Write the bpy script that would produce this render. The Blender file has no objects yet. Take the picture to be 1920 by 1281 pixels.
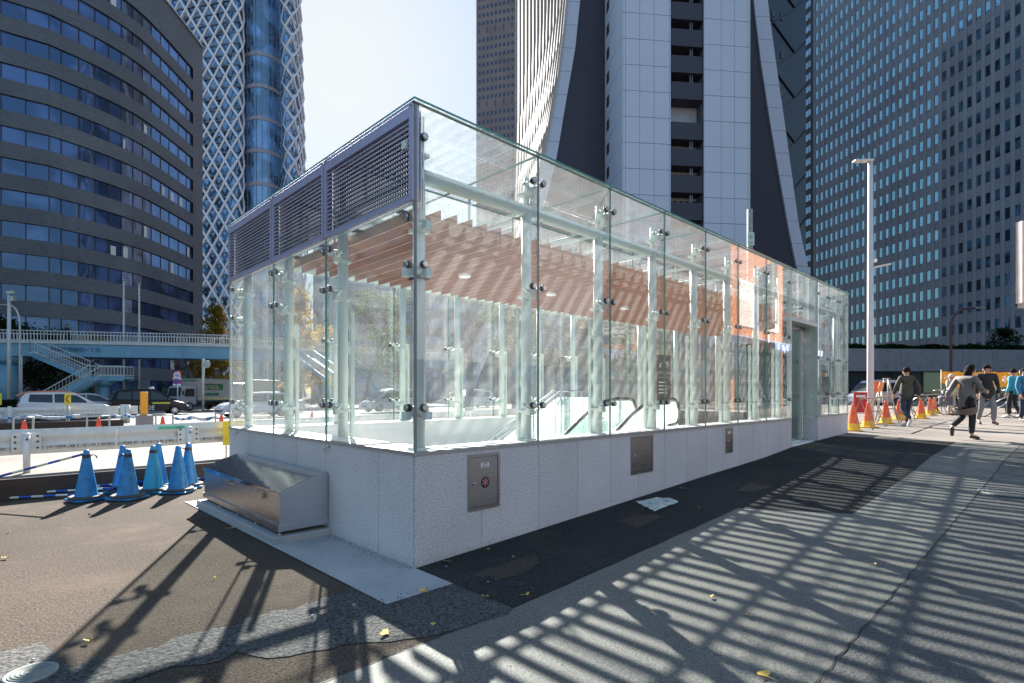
import bpy, bmesh, math, random
from mathutils import Vector, Matrix
random.seed(7)
S = bpy.context.scene
COL = S.collection
RAD = math.radians
# ------------------------------------------------------------------ camera, sky, sun, exposure
FX = 1018.0
CAM = Vector((-2.652, -3.915, 1.51))
FWD = Vector((0.6978, 0.7163, 0)).normalized()
RGT = Vector((FWD.y, -FWD.x, 0))
cd = bpy.data.cameras.new('camera'); cam = bpy.data.objects.new('camera', cd); COL.objects.link(cam)
cd.sensor_width = 36; cd.lens = FX / 1920 * 36; cd.shift_y = (737 - 640.5) / 1920
cd.clip_start = 0.05; cd.clip_end = 3000
cam.location = CAM
cam.rotation_euler = (RAD(90), 0, math.atan2(FWD.y, FWD.x) - RAD(90))
S.camera = cam
SUN_EL = RAD(31); SUN_AZ = math.atan2(0.449, 0.894)
W = bpy.data.worlds.new("World"); S.world = W; W.use_nodes = True
wn = W.node_tree.nodes; sky = wn.new('ShaderNodeTexSky'); sky.sky_type = 'NISHITA'; sky.sun_disc = False
sky.sun_elevation = SUN_EL; sky.sun_rotation = SUN_AZ; sky.air_density = 1.0; sky.dust_density = 0.4; sky.ozone_density = 1.0
# thin high haze evens the sky out: colour / (1 + brightness / 2), a touch warmer than clean air
_w = wn.new('ShaderNodeVectorMath'); _w.operation = 'MULTIPLY'; _w.inputs[1].default_value = (.94, 1.01, .97)
_l = wn.new('ShaderNodeVectorMath'); _l.operation = 'DOT_PRODUCT'; _l.inputs[1].default_value = (.25, .6, .15)
_m = wn.new('ShaderNodeMath'); _m.operation = 'MULTIPLY_ADD'; _m.inputs[1].default_value = .54; _m.inputs[2].default_value = 1.0
_q = wn.new('ShaderNodeVectorMath'); _q.operation = 'DIVIDE'; _K = W.node_tree.links
_K.new(sky.outputs[0], _w.inputs[0]); _K.new(_w.outputs[0], _l.inputs[0]); _K.new(_l.outputs['Value'], _m.inputs[0])
_K.new(_w.outputs[0], _q.inputs[0]); _K.new(_m.outputs[0], _q.inputs[1]); _K.new(_q.outputs[0], wn['Background'].inputs[0]); wn['Background'].inputs[1].default_value = 0.15
sd = bpy.data.lights.new('sun', 'SUN'); sd.energy = 4.3; sd.angle = RAD(0.5); sd.color = (1.0, 0.955, 0.89)
sun = bpy.data.objects.new('sun', sd); COL.objects.link(sun)
SV = Vector((math.sin(SUN_AZ) * math.cos(SUN_EL), math.cos(SUN_AZ) * math.cos(SUN_EL), math.sin(SUN_EL)))
sun.rotation_euler = (-SV).to_track_quat('-Z', 'Y').to_euler(); sun.location = (0, 0, 60)
S.view_settings.view_transform = 'Standard'; S.view_settings.look = 'None'
S.view_settings.exposure = 2.0; S.view_settings.gamma = 1; S.view_settings.use_curve_mapping = False
S.render.engine = 'CYCLES'
S.cycles.use_denoising = True
S.cycles.max_bounces = 7; S.cycles.diffuse_bounces = 3; S.cycles.glossy_bounces = 4; S.cycles.transparent_max_bounces = 28
S.cycles.transmission_bounces = 4; S.cycles.caustics_reflective = False; S.cycles.caustics_refractive = False
S.cycles.sample_clamp_indirect = 6

def P(px, d, z=0.0):            # photo column + depth + height -> world
    p = CAM + FWD * d + RGT * ((px - 960) / FX * d); return Vector((p.x, p.y, z))
def ZY(py, d): return 1.51 - (py - 737) / FX * d
def PP(px, py, d): return P(px, d, ZY(py, d))

# ------------------------------------------------------------------ ground height
RK = [(-9999, 0), (0, 0), (1.5, .06), (2.8, .115), (5.4, .23), (6.5, .27), (7.7, .32), (9.07, .41), (13, .5), (24, .6), (40, .66), (9999, .66)]
def ramp(u):
    for (a, za), (b, zb) in zip(RK, RK[1:]):
        if u <= b: return za + (zb - za) * (u - a) / (b - a)
    return .66
def gz(u, v):
    t = (v - 5.5 - max(0, u - 13)) / 7.0; t = min(1, max(0, t)); t = t * t * (3 - 2 * t)
    return ramp(u) * (1 - t)

# ------------------------------------------------------------------ mesh helpers
ROOTLOC = {}
class MB:
    def __init__(s): s.v = []; s.f = []; s.m = []; s.sm = []
    def add(s, vs, fs, mi=0, sm=False):
        n = len(s.v); s.v += [tuple(x) for x in vs]
        for f in fs: s.f.append(tuple(n + i for i in f)); s.m.append(mi); s.sm.append(sm)
        return s
    def box(s, x0, x1, y0, y1, z0, z1, mi=0):
        return s.add([(x0,y0,z0),(x1,y0,z0),(x1,y1,z0),(x0,y1,z0),(x0,y0,z1),(x1,y0,z1),(x1,y1,z1),(x0,y1,z1)],
              [(0,3,2,1),(4,5,6,7),(0,1,5,4),(1,2,6,5),(2,3,7,6),(3,0,4,7)], mi)
    def obox(s, c, a, b, d, mi=0):       # centre, three half vectors
        c, a, b, d = Vector(c), Vector(a), Vector(b), Vector(d)
        vs = [c+i*a+j*b+k*d for k in (-1,1) for i, j in ((-1,-1),(1,-1),(1,1),(-1,1))]
        return s.add(vs, [(0,3,2,1),(4,5,6,7),(0,1,5,4),(1,2,6,5),(2,3,7,6),(3,0,4,7)], mi)
    def bar(s, p, q, w, h, mi=0, up=(0,0,1)):
        p, q = Vector(p), Vector(q); t = (q-p); l = t.length
        if l < 1e-6: return s
        t /= l; sd_ = t.cross(Vector(up))
        if sd_.length < 1e-4: sd_ = t.cross(Vector((1,0,0)))
        sd_.normalize(); u = sd_.cross(t)
        return s.obox((p+q)/2, sd_*w/2, t*l/2, u*h/2, mi)
    def tube(s, pts, r, n=10, mi=0, caps=True):
        pts = [Vector(p) for p in pts]; rs = r if isinstance(r, (list, tuple)) else [r]*len(pts)
        base = len(s.v); pv = None
        for i, p in enumerate(pts):
            t = (pts[min(i+1, len(pts)-1)] - pts[max(i-1, 0)])
            if t.length < 1e-9: t = Vector((0,0,1))
            t.normalize()
            if pv is None:
                pv = t.cross(Vector((0,0,1)))
                if pv.length < .05: pv = t.cross(Vector((1,0,0)))
            pv = (pv - t*pv.dot(t)).normalized(); w = t.cross(pv)
            for k in range(n):
                a = 2*math.pi*k/n; s.v.append(tuple(p + (pv*math.cos(a)+w*math.sin(a))*rs[i]))
        for i in range(len(pts)-1):
            for k in range(n):
                a = base+i*n+k; b = base+i*n+(k+1)%n
                s.f.append((a, b, b+n, a+n)); s.m.append(mi); s.sm.append(True)
        if caps:
            s.f.append(tuple(base+k for k in reversed(range(n)))); s.m.append(mi); s.sm.append(False)
            s.f.append(tuple(base+(len(pts)-1)*n+k for k in range(n))); s.m.append(mi); s.sm.append(False)
        return s
    def lathe(s, prof, c=(0,0,0), n=24, mi=0, axis='z', sm=True):
        c = Vector(c); base = len(s.v)
        for r, z in prof:
            for k in range(n):
                a = 2*math.pi*k/n; x, y = r*math.cos(a), r*math.sin(a)
                p = (x, y, z) if axis == 'z' else ((x, z, y) if axis == 'y' else (z, x, y))
                s.v.append(tuple(c+Vector(p)))
        for i in range(len(prof)-1):
            for k in range(n):
                a = base+i*n+k; b = base+i*n+(k+1)%n
                s.f.append((a, b, b+n, a+n)); s.m.append(mi); s.sm.append(sm)
        return s
    def prism(s, poly, ext, mi=0):
        poly = [Vector(p) for p in poly]; ext = Vector(ext); n = len(poly)
        return s.add(poly+[p+ext for p in poly], [tuple(reversed(range(n))), tuple(range(n, 2*n))] + [(i, (i+1)%n, (i+1)%n+n, i+n) for i in range(n)], mi)
    def build(s, name, mats, parent=None, world=True, bevel=0, recalc=True):
        vs = s.v
        if parent is not None and world:
            o = ROOTLOC.get(parent, Vector((0,0,0))); vs = [(x-o.x, y-o.y, z-o.z) for x, y, z in vs]
        me = bpy.data.meshes.new(name); me.from_pydata(vs, [], s.f)
        if not isinstance(mats, (list, tuple)): mats = [mats]
        for m in mats: me.materials.append(m)
        me.polygons.foreach_set('material_index', s.m); me.polygons.foreach_set('use_smooth', s.sm)
        if recalc:
            bm = bmesh.new(); bm.from_mesh(me); bmesh.ops.recalc_face_normals(bm, faces=bm.faces); bm.to_mesh(me); bm.free()
        me.update()
        ob = bpy.data.objects.new(name, me); COL.objects.link(ob)
        if parent is not None:
            ob.parent = parent
            if world: ROOTLOC[ob] = ROOTLOC.get(parent, Vector((0,0,0)))
        if bevel:
            b = ob.modifiers.new('bevel', 'BEVEL'); b.width = bevel; b.segments = 2; b.limit_method = 'ANGLE'
        return ob
def thing(name, label, cat, loc=(0,0,0), rz=0, group=None):
    o = bpy.data.objects.new(name, None); COL.objects.link(o); o.location = loc; o.rotation_euler = (0,0,rz)
    o.empty_display_size = .2
    o['label'] = label; o['category'] = cat
    if group: o['group'] = group
    ROOTLOC[o] = Vector(loc); return o
def tag(o, label, cat, group=None):
    o['label'] = label; o['category'] = cat
    if group: o['group'] = group
    return o
def struct(o, kind='structure'): o['kind'] = kind; return o
def dup(root, loc, rz, label=None, group=None, scale=None):
    def cp(o, par):
        c = o.copy(); COL.objects.link(c); c.parent = par
        for ch in list(o.children): cp(ch, c)
        return c
    r = cp(root, None); r.location = loc; r.rotation_euler = (0, 0, rz)
    if scale: r.scale = (scale,)*3
    if label: r['label'] = label
    if group: r['group'] = group
    ROOTLOC[r] = Vector(loc); return r
def text(body, name, mat, parent, origin, xdir, updir, size, ext=.004, align='LEFT'):
    cu = bpy.data.curves.new(name, 'FONT'); cu.body = body; cu.size = size; cu.extrude = ext; cu.align_x = align
    ob = bpy.data.objects.new(name, cu); COL.objects.link(ob)
    dg = bpy.context.evaluated_depsgraph_get(); me = bpy.data.meshes.new_from_object(ob.evaluated_get(dg))
    bpy.data.objects.remove(ob); x = Vector(xdir).normalized(); y = Vector(updir).normalized(); z = x.cross(y)
    M = Matrix(((x.x,y.x,z.x,0),(x.y,y.y,z.y,0),(x.z,y.z,z.z,0),(0,0,0,1)))
    me.transform(M); o0 = ROOTLOC.get(parent, Vector((0,0,0))); me.transform(Matrix.Translation(Vector(origin)-o0))
    me.materials.clear(); me.materials.append(mat)
    for p in me.polygons: p.material_index = 0
    ob = bpy.data.objects.new(name, me); COL.objects.link(ob); ob.parent = parent; ROOTLOC[ob] = o0
    return ob

# ------------------------------------------------------------------ materials
MC = {}
def nodes(name):
    m = bpy.data.materials.new(name); m.use_nodes = True; nt = m.node_tree
    return m, nt, nt.nodes['Principled BSDF'], nt.links
def coord(nt, scale=(1,1,1), kind='Object'):
    tc = nt.nodes.new('ShaderNodeTexCoord'); mp = nt.nodes.new('ShaderNodeMapping'); mp.inputs['Scale'].default_value = scale
    nt.links.new(tc.outputs[kind], mp.inputs['Vector']); return mp.outputs[0]
def noise(nt, vec, sc, det=3, rough=.6):
    n = nt.nodes.new('ShaderNodeTexNoise'); n.inputs['Scale'].default_value = sc; n.inputs['Detail'].default_value = det
    n.inputs['Roughness'].default_value = rough; nt.links.new(vec, n.inputs['Vector']); return n.outputs['Fac']
def rampn(nt, fac, stops):
    r = nt.nodes.new('ShaderNodeValToRGB'); e = r.color_ramp.elements
    while len(e) < len(stops): e.new(.5)
    for el, (p, c) in zip(e, stops): el.position = p; el.color = (*c, 1) if len(c) == 3 else c
    nt.links.new(fac, r.inputs[0]); return r.outputs[0]
def mixc(nt, a, b, fac, mode='MIX'):
    m = nt.nodes.new('ShaderNodeMix'); m.data_type = 'RGBA'; m.blend_type = mode
    for sock, val in ((m.inputs[0], fac), (m.inputs[6], a), (m.inputs[7], b)):
        if hasattr(val, 'links') or isinstance(val, bpy.types.NodeSocket): nt.links.new(val, sock)
        else: sock.default_value = val if isinstance(val, (int, float)) else (*val, 1)
    return m.outputs[2]
def bump(nt, h, bs, strength=.3, dist=.02):
    b = nt.nodes.new('ShaderNodeBump'); b.inputs['Strength'].default_value = strength; b.inputs['Distance'].default_value = dist
    nt.links.new(h, b.inputs['Height']); nt.links.new(b.outputs[0], bs.inputs['Normal'])
def mat(name, col, rough=.5, metal=0, var=.12, vs=3, spec=.5, bmp=0, bs_=80, fine=0, coat=0):
    if name in MC: return MC[name]
    m, nt, bs, L = nodes(name)
    v = coord(nt); f = noise(nt, v, vs, 4)
    lo = tuple(c*(1-var) for c in col); hi = tuple(min(1, c*(1+var)) for c in col)
    c = rampn(nt, f, [(.3, lo), (.7, hi)])
    L.new(c, bs.inputs['Base Color']); bs.inputs['Roughness'].default_value = rough; bs.inputs['Metallic'].default_value = metal
    bs.inputs['Specular IOR Level'].default_value = spec
    if coat: bs.inputs['Coat Weight'].default_value = coat
    if bmp: bump(nt, noise(nt, v, bs_, 3), bs, bmp, .01)
    MC[name] = m; return m
def asphalt(name, c1, c2, grain, bstr, patch=None, ps=.35, spec=.3, rough=.85):
    m, nt, bs, L = nodes(name); v = coord(nt)
    g = noise(nt, v, grain, 2, .8); c = rampn(nt, g, [(.36, c1), (.62, c2)])
    vo = nt.nodes.new('ShaderNodeTexVoronoi'); vo.inputs['Scale'].default_value = grain*.6; L.new(v, vo.inputs['Vector'])
    st = rampn(nt, vo.outputs['Distance'], [(.0, (1.35,)*3), (.45, (.8,)*3)])
    c = mixc(nt, c, st, .6, 'MULTIPLY')
    pf = noise(nt, v, ps, 5, .65)
    c = mixc(nt, c, rampn(nt, pf, [(.3, (.62, .62, .63)), (.7, (1.3, 1.25, 1.18))]), .85, 'MULTIPLY')
    if patch: c = mixc(nt, c, patch, rampn(nt, noise(nt, v, 1.1, 5, .7), [(.52, (0,0,0)), (.68, (.7,.7,.7))]))
    # hairline cracks
    L.new(c, bs.inputs['Base Color']); bs.inputs['Roughness'].default_value = rough; bs.inputs['Specular IOR Level'].default_value = spec
    bump(nt, vo.outputs['Distance'], bs, bstr, .012)
    return m
M_ASPH = asphalt('worn_asphalt', (.034,.027,.021), (.142,.114,.090), 70, .3, (.135,.10,.075), spec=.12, rough=.95)
M_ASPHG = asphalt('smooth_grey_asphalt', (.058,.058,.054), (.185,.182,.162), 85, .10, (.15,.14,.12), spec=.55, rough=.62)
M_ASPHD = asphalt('fresh_black_asphalt', (.008,.009,.010), (.052,.053,.055), 75, .6, (.05,.045,.037), spec=.15)
M_ASPHC = asphalt('coarse_open_asphalt', (.018,.018,.019), (.13,.13,.126), 50, .7)
M_ASPHR = asphalt('dark_asphalt', (.028,.029,.030), (.12,.12,.116), 80, .25, (.12,.115,.10), spec=.55, rough=.65)
M_PAVE = asphalt('beige_pavement', (.20,.175,.155), (.285,.255,.225), 80, .2, spec=.3)  # the pavement's own pale pinkish beige
M_ROAD = asphalt('road_asphalt', (.16,.155,.15), (.24,.235,.225), 60, .3)
def concrete_mat(name, a, b, stain=(.16,.13,.10), st=.5):
    m, nt, bs, L = nodes(name); v = coord(nt)
    c = rampn(nt, noise(nt, v, 1.6, 6, .65), [(.3, a), (.72, b)])
    c = mixc(nt, c, stain, rampn(nt, noise(nt, v, .9, 5, .75), [(.55, (0,0,0)), (.75, (st,)*3)]))
    c = mixc(nt, c, rampn(nt, noise(nt, v, 60, 3, .8), [(.3, (.75,)*3), (.5, (1,)*3)]), .6, 'MULTIPLY')
    L.new(c, bs.inputs['Base Color']); bs.inputs['Roughness'].default_value = .75
    bump(nt, noise(nt, v, 45, 5), bs, .15, .01); return m
M_SLAB = concrete_mat('smooth_concrete', (.30,.31,.31), (.45,.455,.45), (.30,.22,.14), .6)
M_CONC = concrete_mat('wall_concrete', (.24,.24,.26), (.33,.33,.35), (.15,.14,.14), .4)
def granite(name='speckled_granite', tone=1.0):
    m, nt, bs, L = nodes(name); v = coord(nt)
    c = rampn(nt, noise(nt, v, 82, 3, .9), [(.34, (.13,.13,.14)), (.44, (.52,.51,.52)), (.54, (.70,.69,.69)), (.66, (.84,.83,.82))])
    c = mixc(nt, c, rampn(nt, noise(nt, v, 45, 3, .7), [(.35, (.8,.8,.82)), (.6, (1.08,1.06,1.07))]), .7, 'MULTIPLY')
    c = mixc(nt, c, rampn(nt, noise(nt, v, 1.3, 4, .6), [(.3, (.92*tone,.92*tone,.915*tone)), (.7, (1.06*tone,1.05*tone,1.05*tone))]), 1, 'MULTIPLY')
    # splash dirt near the ground
    ge = nt.nodes.new('ShaderNodeNewGeometry'); sx = nt.nodes.new('ShaderNodeSeparateXYZ'); L.new(ge.outputs['Position'], sx.inputs[0])
    ma = nt.nodes.new('ShaderNodeMath'); ma.operation = 'MULTIPLY_ADD'; ma.inputs[1].default_value = .25
    L.new(noise(nt, coord(nt, (6,6,1.5)), 4, 5, .7), ma.inputs[0]); L.new(sx.outputs[2], ma.inputs[2])
    c = mixc(nt, (.30,.28,.25), c, rampn(nt, ma.outputs[0], [(.06, (.35,)*3), (.22, (1,)*3)]))
    L.new(c, bs.inputs['Base Color']); bs.inputs['Roughness'].default_value = .55; return m
M_GRAN = granite(); M_GRAN2 = granite('speckled_granite_darker', .97); M_GRAN3 = granite('speckled_granite_lighter', 1.02)
M_JOINT = mat('joint_filler', (.10,.10,.10), .8)
M_COPE = mat('grey_metal_coping', (.38,.39,.39), .35, .6)
M_SILL = mat('pale_stone_sill', (.86,.86,.84), .45, 0, .05)
M_POST = mat('pale_green_white_paint', (.66,.76,.70), .35, 0, .03, spec=.4)
def brushed(name, col, rough, ax, metal=1.0):
    m, nt, bs, L = nodes(name)
    sc = [60,60,60]; sc[ax] = .8
    v = coord(nt, tuple(sc)); f = noise(nt, v, 4, 3, .7)
    L.new(rampn(nt, f, [(.3, tuple(c*.9 for c in col)), (.7, col)]), bs.inputs['Base Color'])
    L.new(rampn(nt, f, [(.3, (rough*.75,)*3), (.7, (rough*1.25,)*3)]), bs.inputs['Roughness'])
    bs.inputs['Metallic'].default_value = metal
    bump(nt, noise(nt, coord(nt, (1.2,1.2,1.2)), 2.2, 2), bs, .25, .02); return m
M_STEEL = brushed('brushed_stainless', (.62,.62,.64), .30, 1)
M_STEELX = brushed('brushed_stainless_panel', (.42,.415,.41), .32, 0)
M_LID = brushed('mirror_like_stainless_lid', (.68,.69,.72), .10, 1)
M_BOLT = mat('fitting_steel', (.55,.55,.53), .28, .9, .05)
M_RUB = mat('black_rubber', (.025,.025,.027), .5, 0, .1)
M_LOUV = mat('anodised_louvre', (.42,.42,.56), .4, .35, .04)
M_LOUVD = mat('louvre_shadow_box', (.05,.045,.05), .7)
def wood():
    m, nt, bs, L = nodes('reddish_timber_board'); v = coord(nt, (18,1.2,30))
    c = rampn(nt, noise(nt, v, 3, 5, .65), [(.3, (.27,.135,.09)), (.55, (.41,.215,.145)), (.75, (.52,.30,.21))])
    L.new(c, bs.inputs['Base Color']); bs.inputs['Roughness'].default_value = .5; return m
M_WOOD = wood()
def perf():
    m, nt, bs, L = nodes('perforated_sheet'); bs.inputs['Base Color'].default_value = (.10,.09,.10,1); bs.inputs['Roughness'].default_value = .6
    tc = nt.nodes.new('ShaderNodeTexCoord'); sp = nt.nodes.new('ShaderNodeSeparateXYZ'); L.new(tc.outputs['Object'], sp.inputs[0])
    outs = []
    for ax, per, duty in ((1, .040, .42), (2, .044, .42)):
        a = nt.nodes.new('ShaderNodeMath'); a.operation = 'DIVIDE'; a.inputs[1].default_value = per; L.new(sp.outputs[ax], a.inputs[0])
        b = nt.nodes.new('ShaderNodeMath'); b.operation = 'FRACT'; L.new(a.outputs[0], b.inputs[0])
        c = nt.nodes.new('ShaderNodeMath'); c.operation = 'LESS_THAN'; c.inputs[1].default_value = duty; L.new(b.outputs[0], c.inputs[0]); outs.append(c.outputs[0])
    mu = nt.nodes.new('ShaderNodeMath'); mu.operation = 'MULTIPLY'; L.new(outs[0], mu.inputs[0]); L.new(outs[1], mu.inputs[1])
    tr = nt.nodes.new('ShaderNodeBsdfTransparent'); mx = nt.nodes.new('ShaderNodeMixShader')
    L.new(mu.outputs[0], mx.inputs[0]); L.new(bs.outputs[0], mx.inputs[1]); L.new(tr.outputs[0], mx.inputs[2])
    L.new(mx.outputs[0], nt.nodes['Material Output'].inputs[0]); return m
M_PERF = perf()
def glass(name, tint, dust=.05, refl=1.0, dscale=1.3, dcol=(.9,.93,.92), wavy=.0):
    m, nt, bs, L = nodes(name); nt.nodes.remove(bs)
    tr = nt.nodes.new('ShaderNodeBsdfTransparent'); tr.inputs[0].default_value = (*tint, 1)
    gl = nt.nodes.new('ShaderNodeBsdfGlossy'); gl.inputs['Roughness'].default_value = 0.0; gl.inputs[0].default_value = (1,1,1,1)
    ge = nt.nodes.new('ShaderNodeNewGeometry'); dt = nt.nodes.new('ShaderNodeVectorMath'); dt.operation = 'DOT_PRODUCT'
    L.new(ge.outputs['Incoming'], dt.inputs[0]); L.new(ge.outputs['Normal'], dt.inputs[1])
    def mth(op, a, b=None):
        n = nt.nodes.new('ShaderNodeMath'); n.operation = op
        for i, x in enumerate((a, b)):
            if x is None: continue
            if isinstance(x, (int, float)): n.inputs[i].default_value = x
            else: L.new(x, n.inputs[i])
        return n.outputs[0]
    ab = mth('ABSOLUTE', dt.outputs['Value']); om = mth('SUBTRACT', 1.0, ab); pw = mth('POWER', om, 5.0)
    fr = mth('MULTIPLY', mth('ADD', mth('MULTIPLY', pw, .95), .045), refl); fr = mth('MINIMUM', fr, 1.0)
    mx = nt.nodes.new('ShaderNodeMixShader'); L.new(fr, mx.inputs[0]); L.new(tr.outputs[0], mx.inputs[1]); L.new(gl.outputs[0], mx.inputs[2])
    if wavy: 
        b = nt.nodes.new('ShaderNodeBump'); b.inputs['Strength'].default_value = wavy; b.inputs['Distance'].default_value = .02
        L.new(noise(nt, coord(nt), .9, 1), b.inputs['Height']); L.new(b.outputs[0], gl.inputs['Normal'])
    out = mx.outputs[0]
    if dust:
        df = nt.nodes.new('ShaderNodeBsdfTranslucent'); df.inputs[0].default_value = (*dcol, 1)
        d2 = nt.nodes.new('ShaderNodeBsdfDiffuse'); d2.inputs[0].default_value = (*dcol, 1)
        ad = nt.nodes.new('ShaderNodeMixShader'); ad.inputs[0].default_value = .35; L.new(df.outputs[0], ad.inputs[1]); L.new(d2.outputs[0], ad.inputs[2])
        f = noise(nt, coord(nt, (1,1,.6)), dscale, 6, .7); f2 = noise(nt, coord(nt), 38, 3, .8)
        r = rampn(nt, f, [(.32, (dust*.45,)*3), (.72, (dust*1.7,)*3)]); r2 = rampn(nt, f2, [(.45, (.7,)*3), (.75, (1.5,)*3)])
        r = mth('MULTIPLY', r, r2)
        m2 = nt.nodes.new('ShaderNodeMixShader'); L.new(r, m2.inputs[0]); L.new(out, m2.inputs[1]); L.new(ad.outputs[0], m2.inputs[2]); out = m2.outputs[0]
    L.new(out, nt.nodes['Material Output'].inputs[0]); return m
M_GLASS = glass('dusty_clear_glass', (.975,.987,.982), .04, .95)
M_GLASSR = glass('dusty_roof_glass', (.975,.985,.98), .05, 1.0, 2.5)
M_GEDGE = mat('green_glass_edge', (.10,.30,.25), .15, 0, .1)
def winmat(name, base, refl, tint=(1,1,1), rough=.02, wav=.0, var=0):
    m, nt, bs, L = nodes(name)
    bs.inputs['Base Color'].default_value = (*base, 1); bs.inputs['Roughness'].default_value = .25
    if var:
        vv = coord(nt, (1,1,1)); L.new(rampn(nt, noise(nt, vv, var, 0), [(.42, base), (.60, tuple(min(1, b*5+.02) for b in base))]), bs.inputs['Base Color'])
    gl = nt.nodes.new('ShaderNodeBsdfGlossy'); gl.inputs['Roughness'].default_value = rough; gl.inputs[0].default_value = (*tint, 1)
    lw = nt.nodes.new('ShaderNodeLayerWeight'); lw.inputs[0].default_value = refl
    mx = nt.nodes.new('ShaderNodeMixShader'); L.new(lw.outputs['Fresnel'], mx.inputs[0]); L.new(bs.outputs[0], mx.inputs[1]); L.new(gl.outputs[0], mx.inputs[2])
    if wav:
        b = nt.nodes.new('ShaderNodeBump'); b.inputs['Strength'].default_value = wav; b.inputs['Distance'].default_value = .3
        L.new(noise(nt, coord(nt), .25, 2), b.inputs['Height']); L.new(b.outputs[0], gl.inputs['Normal'])
    L.new(mx.outputs[0], nt.nodes['Material Output'].inputs[0]); return m
M_WINA = winmat('office_window_glass', (.010,.018,.045), .5, (.28,.52,1), wav=.05, var=.35)
M_WINE = winmat('tower_window_glass', (.01,.03,.05), .72, (.45,.85,1), wav=.06, var=.5)
M_WINC = winmat('blue_curtain_glass', (.02,.05,.10), .6, (.6,.8,1), wav=.35, var=.2)
M_WIND = winmat('dark_glass', (.01,.012,.02), .35, (.5,.6,.8))
M_CARG = winmat('car_window_glass', (.015,.022,.022), .22, (.7,.8,.85))
# ------------------------------------------------------------------ ground
def axis(lo, hi, step, far, knots=()):
    a = [lo + i*step for i in range(int(round((hi-lo)/step))+1)] + list(knots)
    e = [lo-5, lo-15, lo-40, lo-100, lo-250, -far, hi+5, hi+15, hi+40, hi+100, hi+250, far]
    return sorted(set(round(x, 4) for x in a+e))
def grid(us, vs, dz=0.0, fn=gz):
    g = MB(); n = len(vs)
    g.add([(u, v, fn(u, v)+dz) for u in us for v in vs], [(i*n+j, (i+1)*n+j, (i+1)*n+j+1, i*n+j+1) for i in range(len(us)-1) for j in range(n-1)], 0, True)
    return g
KN = [k for k, _ in RK if -100 < k < 100]
GU = axis(-14, 60, 1.0, 1500, KN); GV = axis(-20, 50, 1.0, 1500, [5.5])
struct(grid(GU, GV).build('ground', M_ASPH, recalc=False))
def within(lo, hi, src): return [lo] + [x for x in src if lo < x < hi] + [hi]
def sheet(name, m, u0, u1, v0, v1, dz):
    return struct(grid(within(u0, u1, GU), within(v0, v1, GV), dz).build(name, m, recalc=False))
def strip(name, m, A, B, dz, nsub=1):     # two outlines (lists of (u,v)) of equal length joined by quads
    g = MB(); n = len(A); vs = []
    for k in range(nsub+1):
        t = k/nsub
        for (a, b) in zip(A, B): u = a[0]*(1-t)+b[0]*t; v = a[1]*(1-t)+b[1]*t; vs.append((u, v, gz(u, v)+dz))
    g.add(vs, [(k*n+i, k*n+i+1, (k+1)*n+i+1, (k+1)*n+i) for k in range(nsub) for i in range(n-1)], 0, True)
    return struct(g.build(name, m, recalc=False))
def wob(i, a=.03): return a*(math.sin(i*1.7)+.6*math.sin(i*3.9+1))
us = sorted(set([round(-1.6+.2*i, 3) for i in range(74)] + KN)); us = [u for u in us if u <= 12.6]
# smooth grey resurfacing between the wall strip and the seam
strip('grey_asphalt_patch', M_ASPHG, [(u, -1.2) for u in us if u <= 12.0], [(u, -3.0-.02*u+.5*wob(u*5, .012)) for u in us if u <= 12.0], .003)
strip('right_asphalt', M_ASPHR, [(u, -3.0-.02*u+.5*wob(u*5, .012)) for u in us if u <= 12.0], [(u, -16) for u in us if u <= 12.0], .003, 2)
u2 = [u for u in us if 0 <= u]
def lower(u):
    if u < 3.7: return -1.2+.012*math.sin(u*9)
    if u < 4.2: return -1.2-1.05*(u-3.7)/.5
    return -2.25
u2 = sorted(set(u2+[3.7, 3.8, 3.9, 4.0, 4.1, 4.2]))
strip('new_asphalt_strip', M_ASPHD, [(u, .02) for u in u2 if u <= 12.0], [(u, lower(u)) for u in u2 if u <= 12.0], .006)
cu = [-4.0+.1*i for i in range(41)]
strip('coarse_asphalt_strip', M_ASPHC, [(u, (.42 if u < -2.35 else -.10+wob(u*8, .03)) if u < -.6 else -.02) for u in cu],
      [(u, (-.52+wob(u*5, .05)) if u < -1.5 else (-.72-.5*min(1, (u+1.5)/1.0)+wob(u*6, .025))) for u in cu], .005)
strip('concrete_slab', M_SLAB, [(-.60, -.53), (-.3, -.53), (.0, -.53)], [(-.66, 4.6), (-.3, 4.6), (.0, 4.6)], .010, 4)
sheet('pavement', M_PAVE, 12.0, 45, -20, 9, .004)
sheet('back_pavement', M_PAVE, -45, 12.0, 6.5, 26, .004)
sheet('road', M_ROAD, -250, 60, 26.3, 62, .006)
sheet('side_road', M_ROAD, 45, 100, -60, 14, .008)
M_WPAINT = mat('road_marking_paint', (.75,.74,.70), .6, 0, .1)
for k, vv in enumerate((33.0, 47.0)):
    struct(grid([-40, 0, 40], [vv, vv+.15], .011).build('road_marking', M_WPAINT, recalc=False))
struct(grid([-40, 0, 40], [27.5, 27.65], .011).build('road_marking', M_WPAINT, recalc=False))
# worn repair patches on the black strip
M_DIRT = asphalt('dusty_repair', (.022,.020,.016), (.085,.07,.05), 60, .5)
for (u, v, a, b) in ((.55, -.62, .30, .13), (2.55, -.62, .26, .14), (4.9, -.9, .28, .14)):
    g = MB(); vs = [(u, v, gz(u, v)+.0095)]
    for k in range(18):
        t = 2*math.pi*k/18; r = 1+.18*math.sin(3*t+u)+.1*math.sin(7*t)
        x = max(-1, min(1, 1.25*math.cos(t)))*a*r; y = max(-1, min(1, 1.25*math.sin(t)))*b*r; vs.append((u+x, v+y, gz(u+x, v+y)+.0095))
    g.add(vs, [(0, 1+k, 1+(k+1) % 18) for k in range(18)]); struct(g.build('asphalt_repair', M_DIRT, recalc=False))

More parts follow.
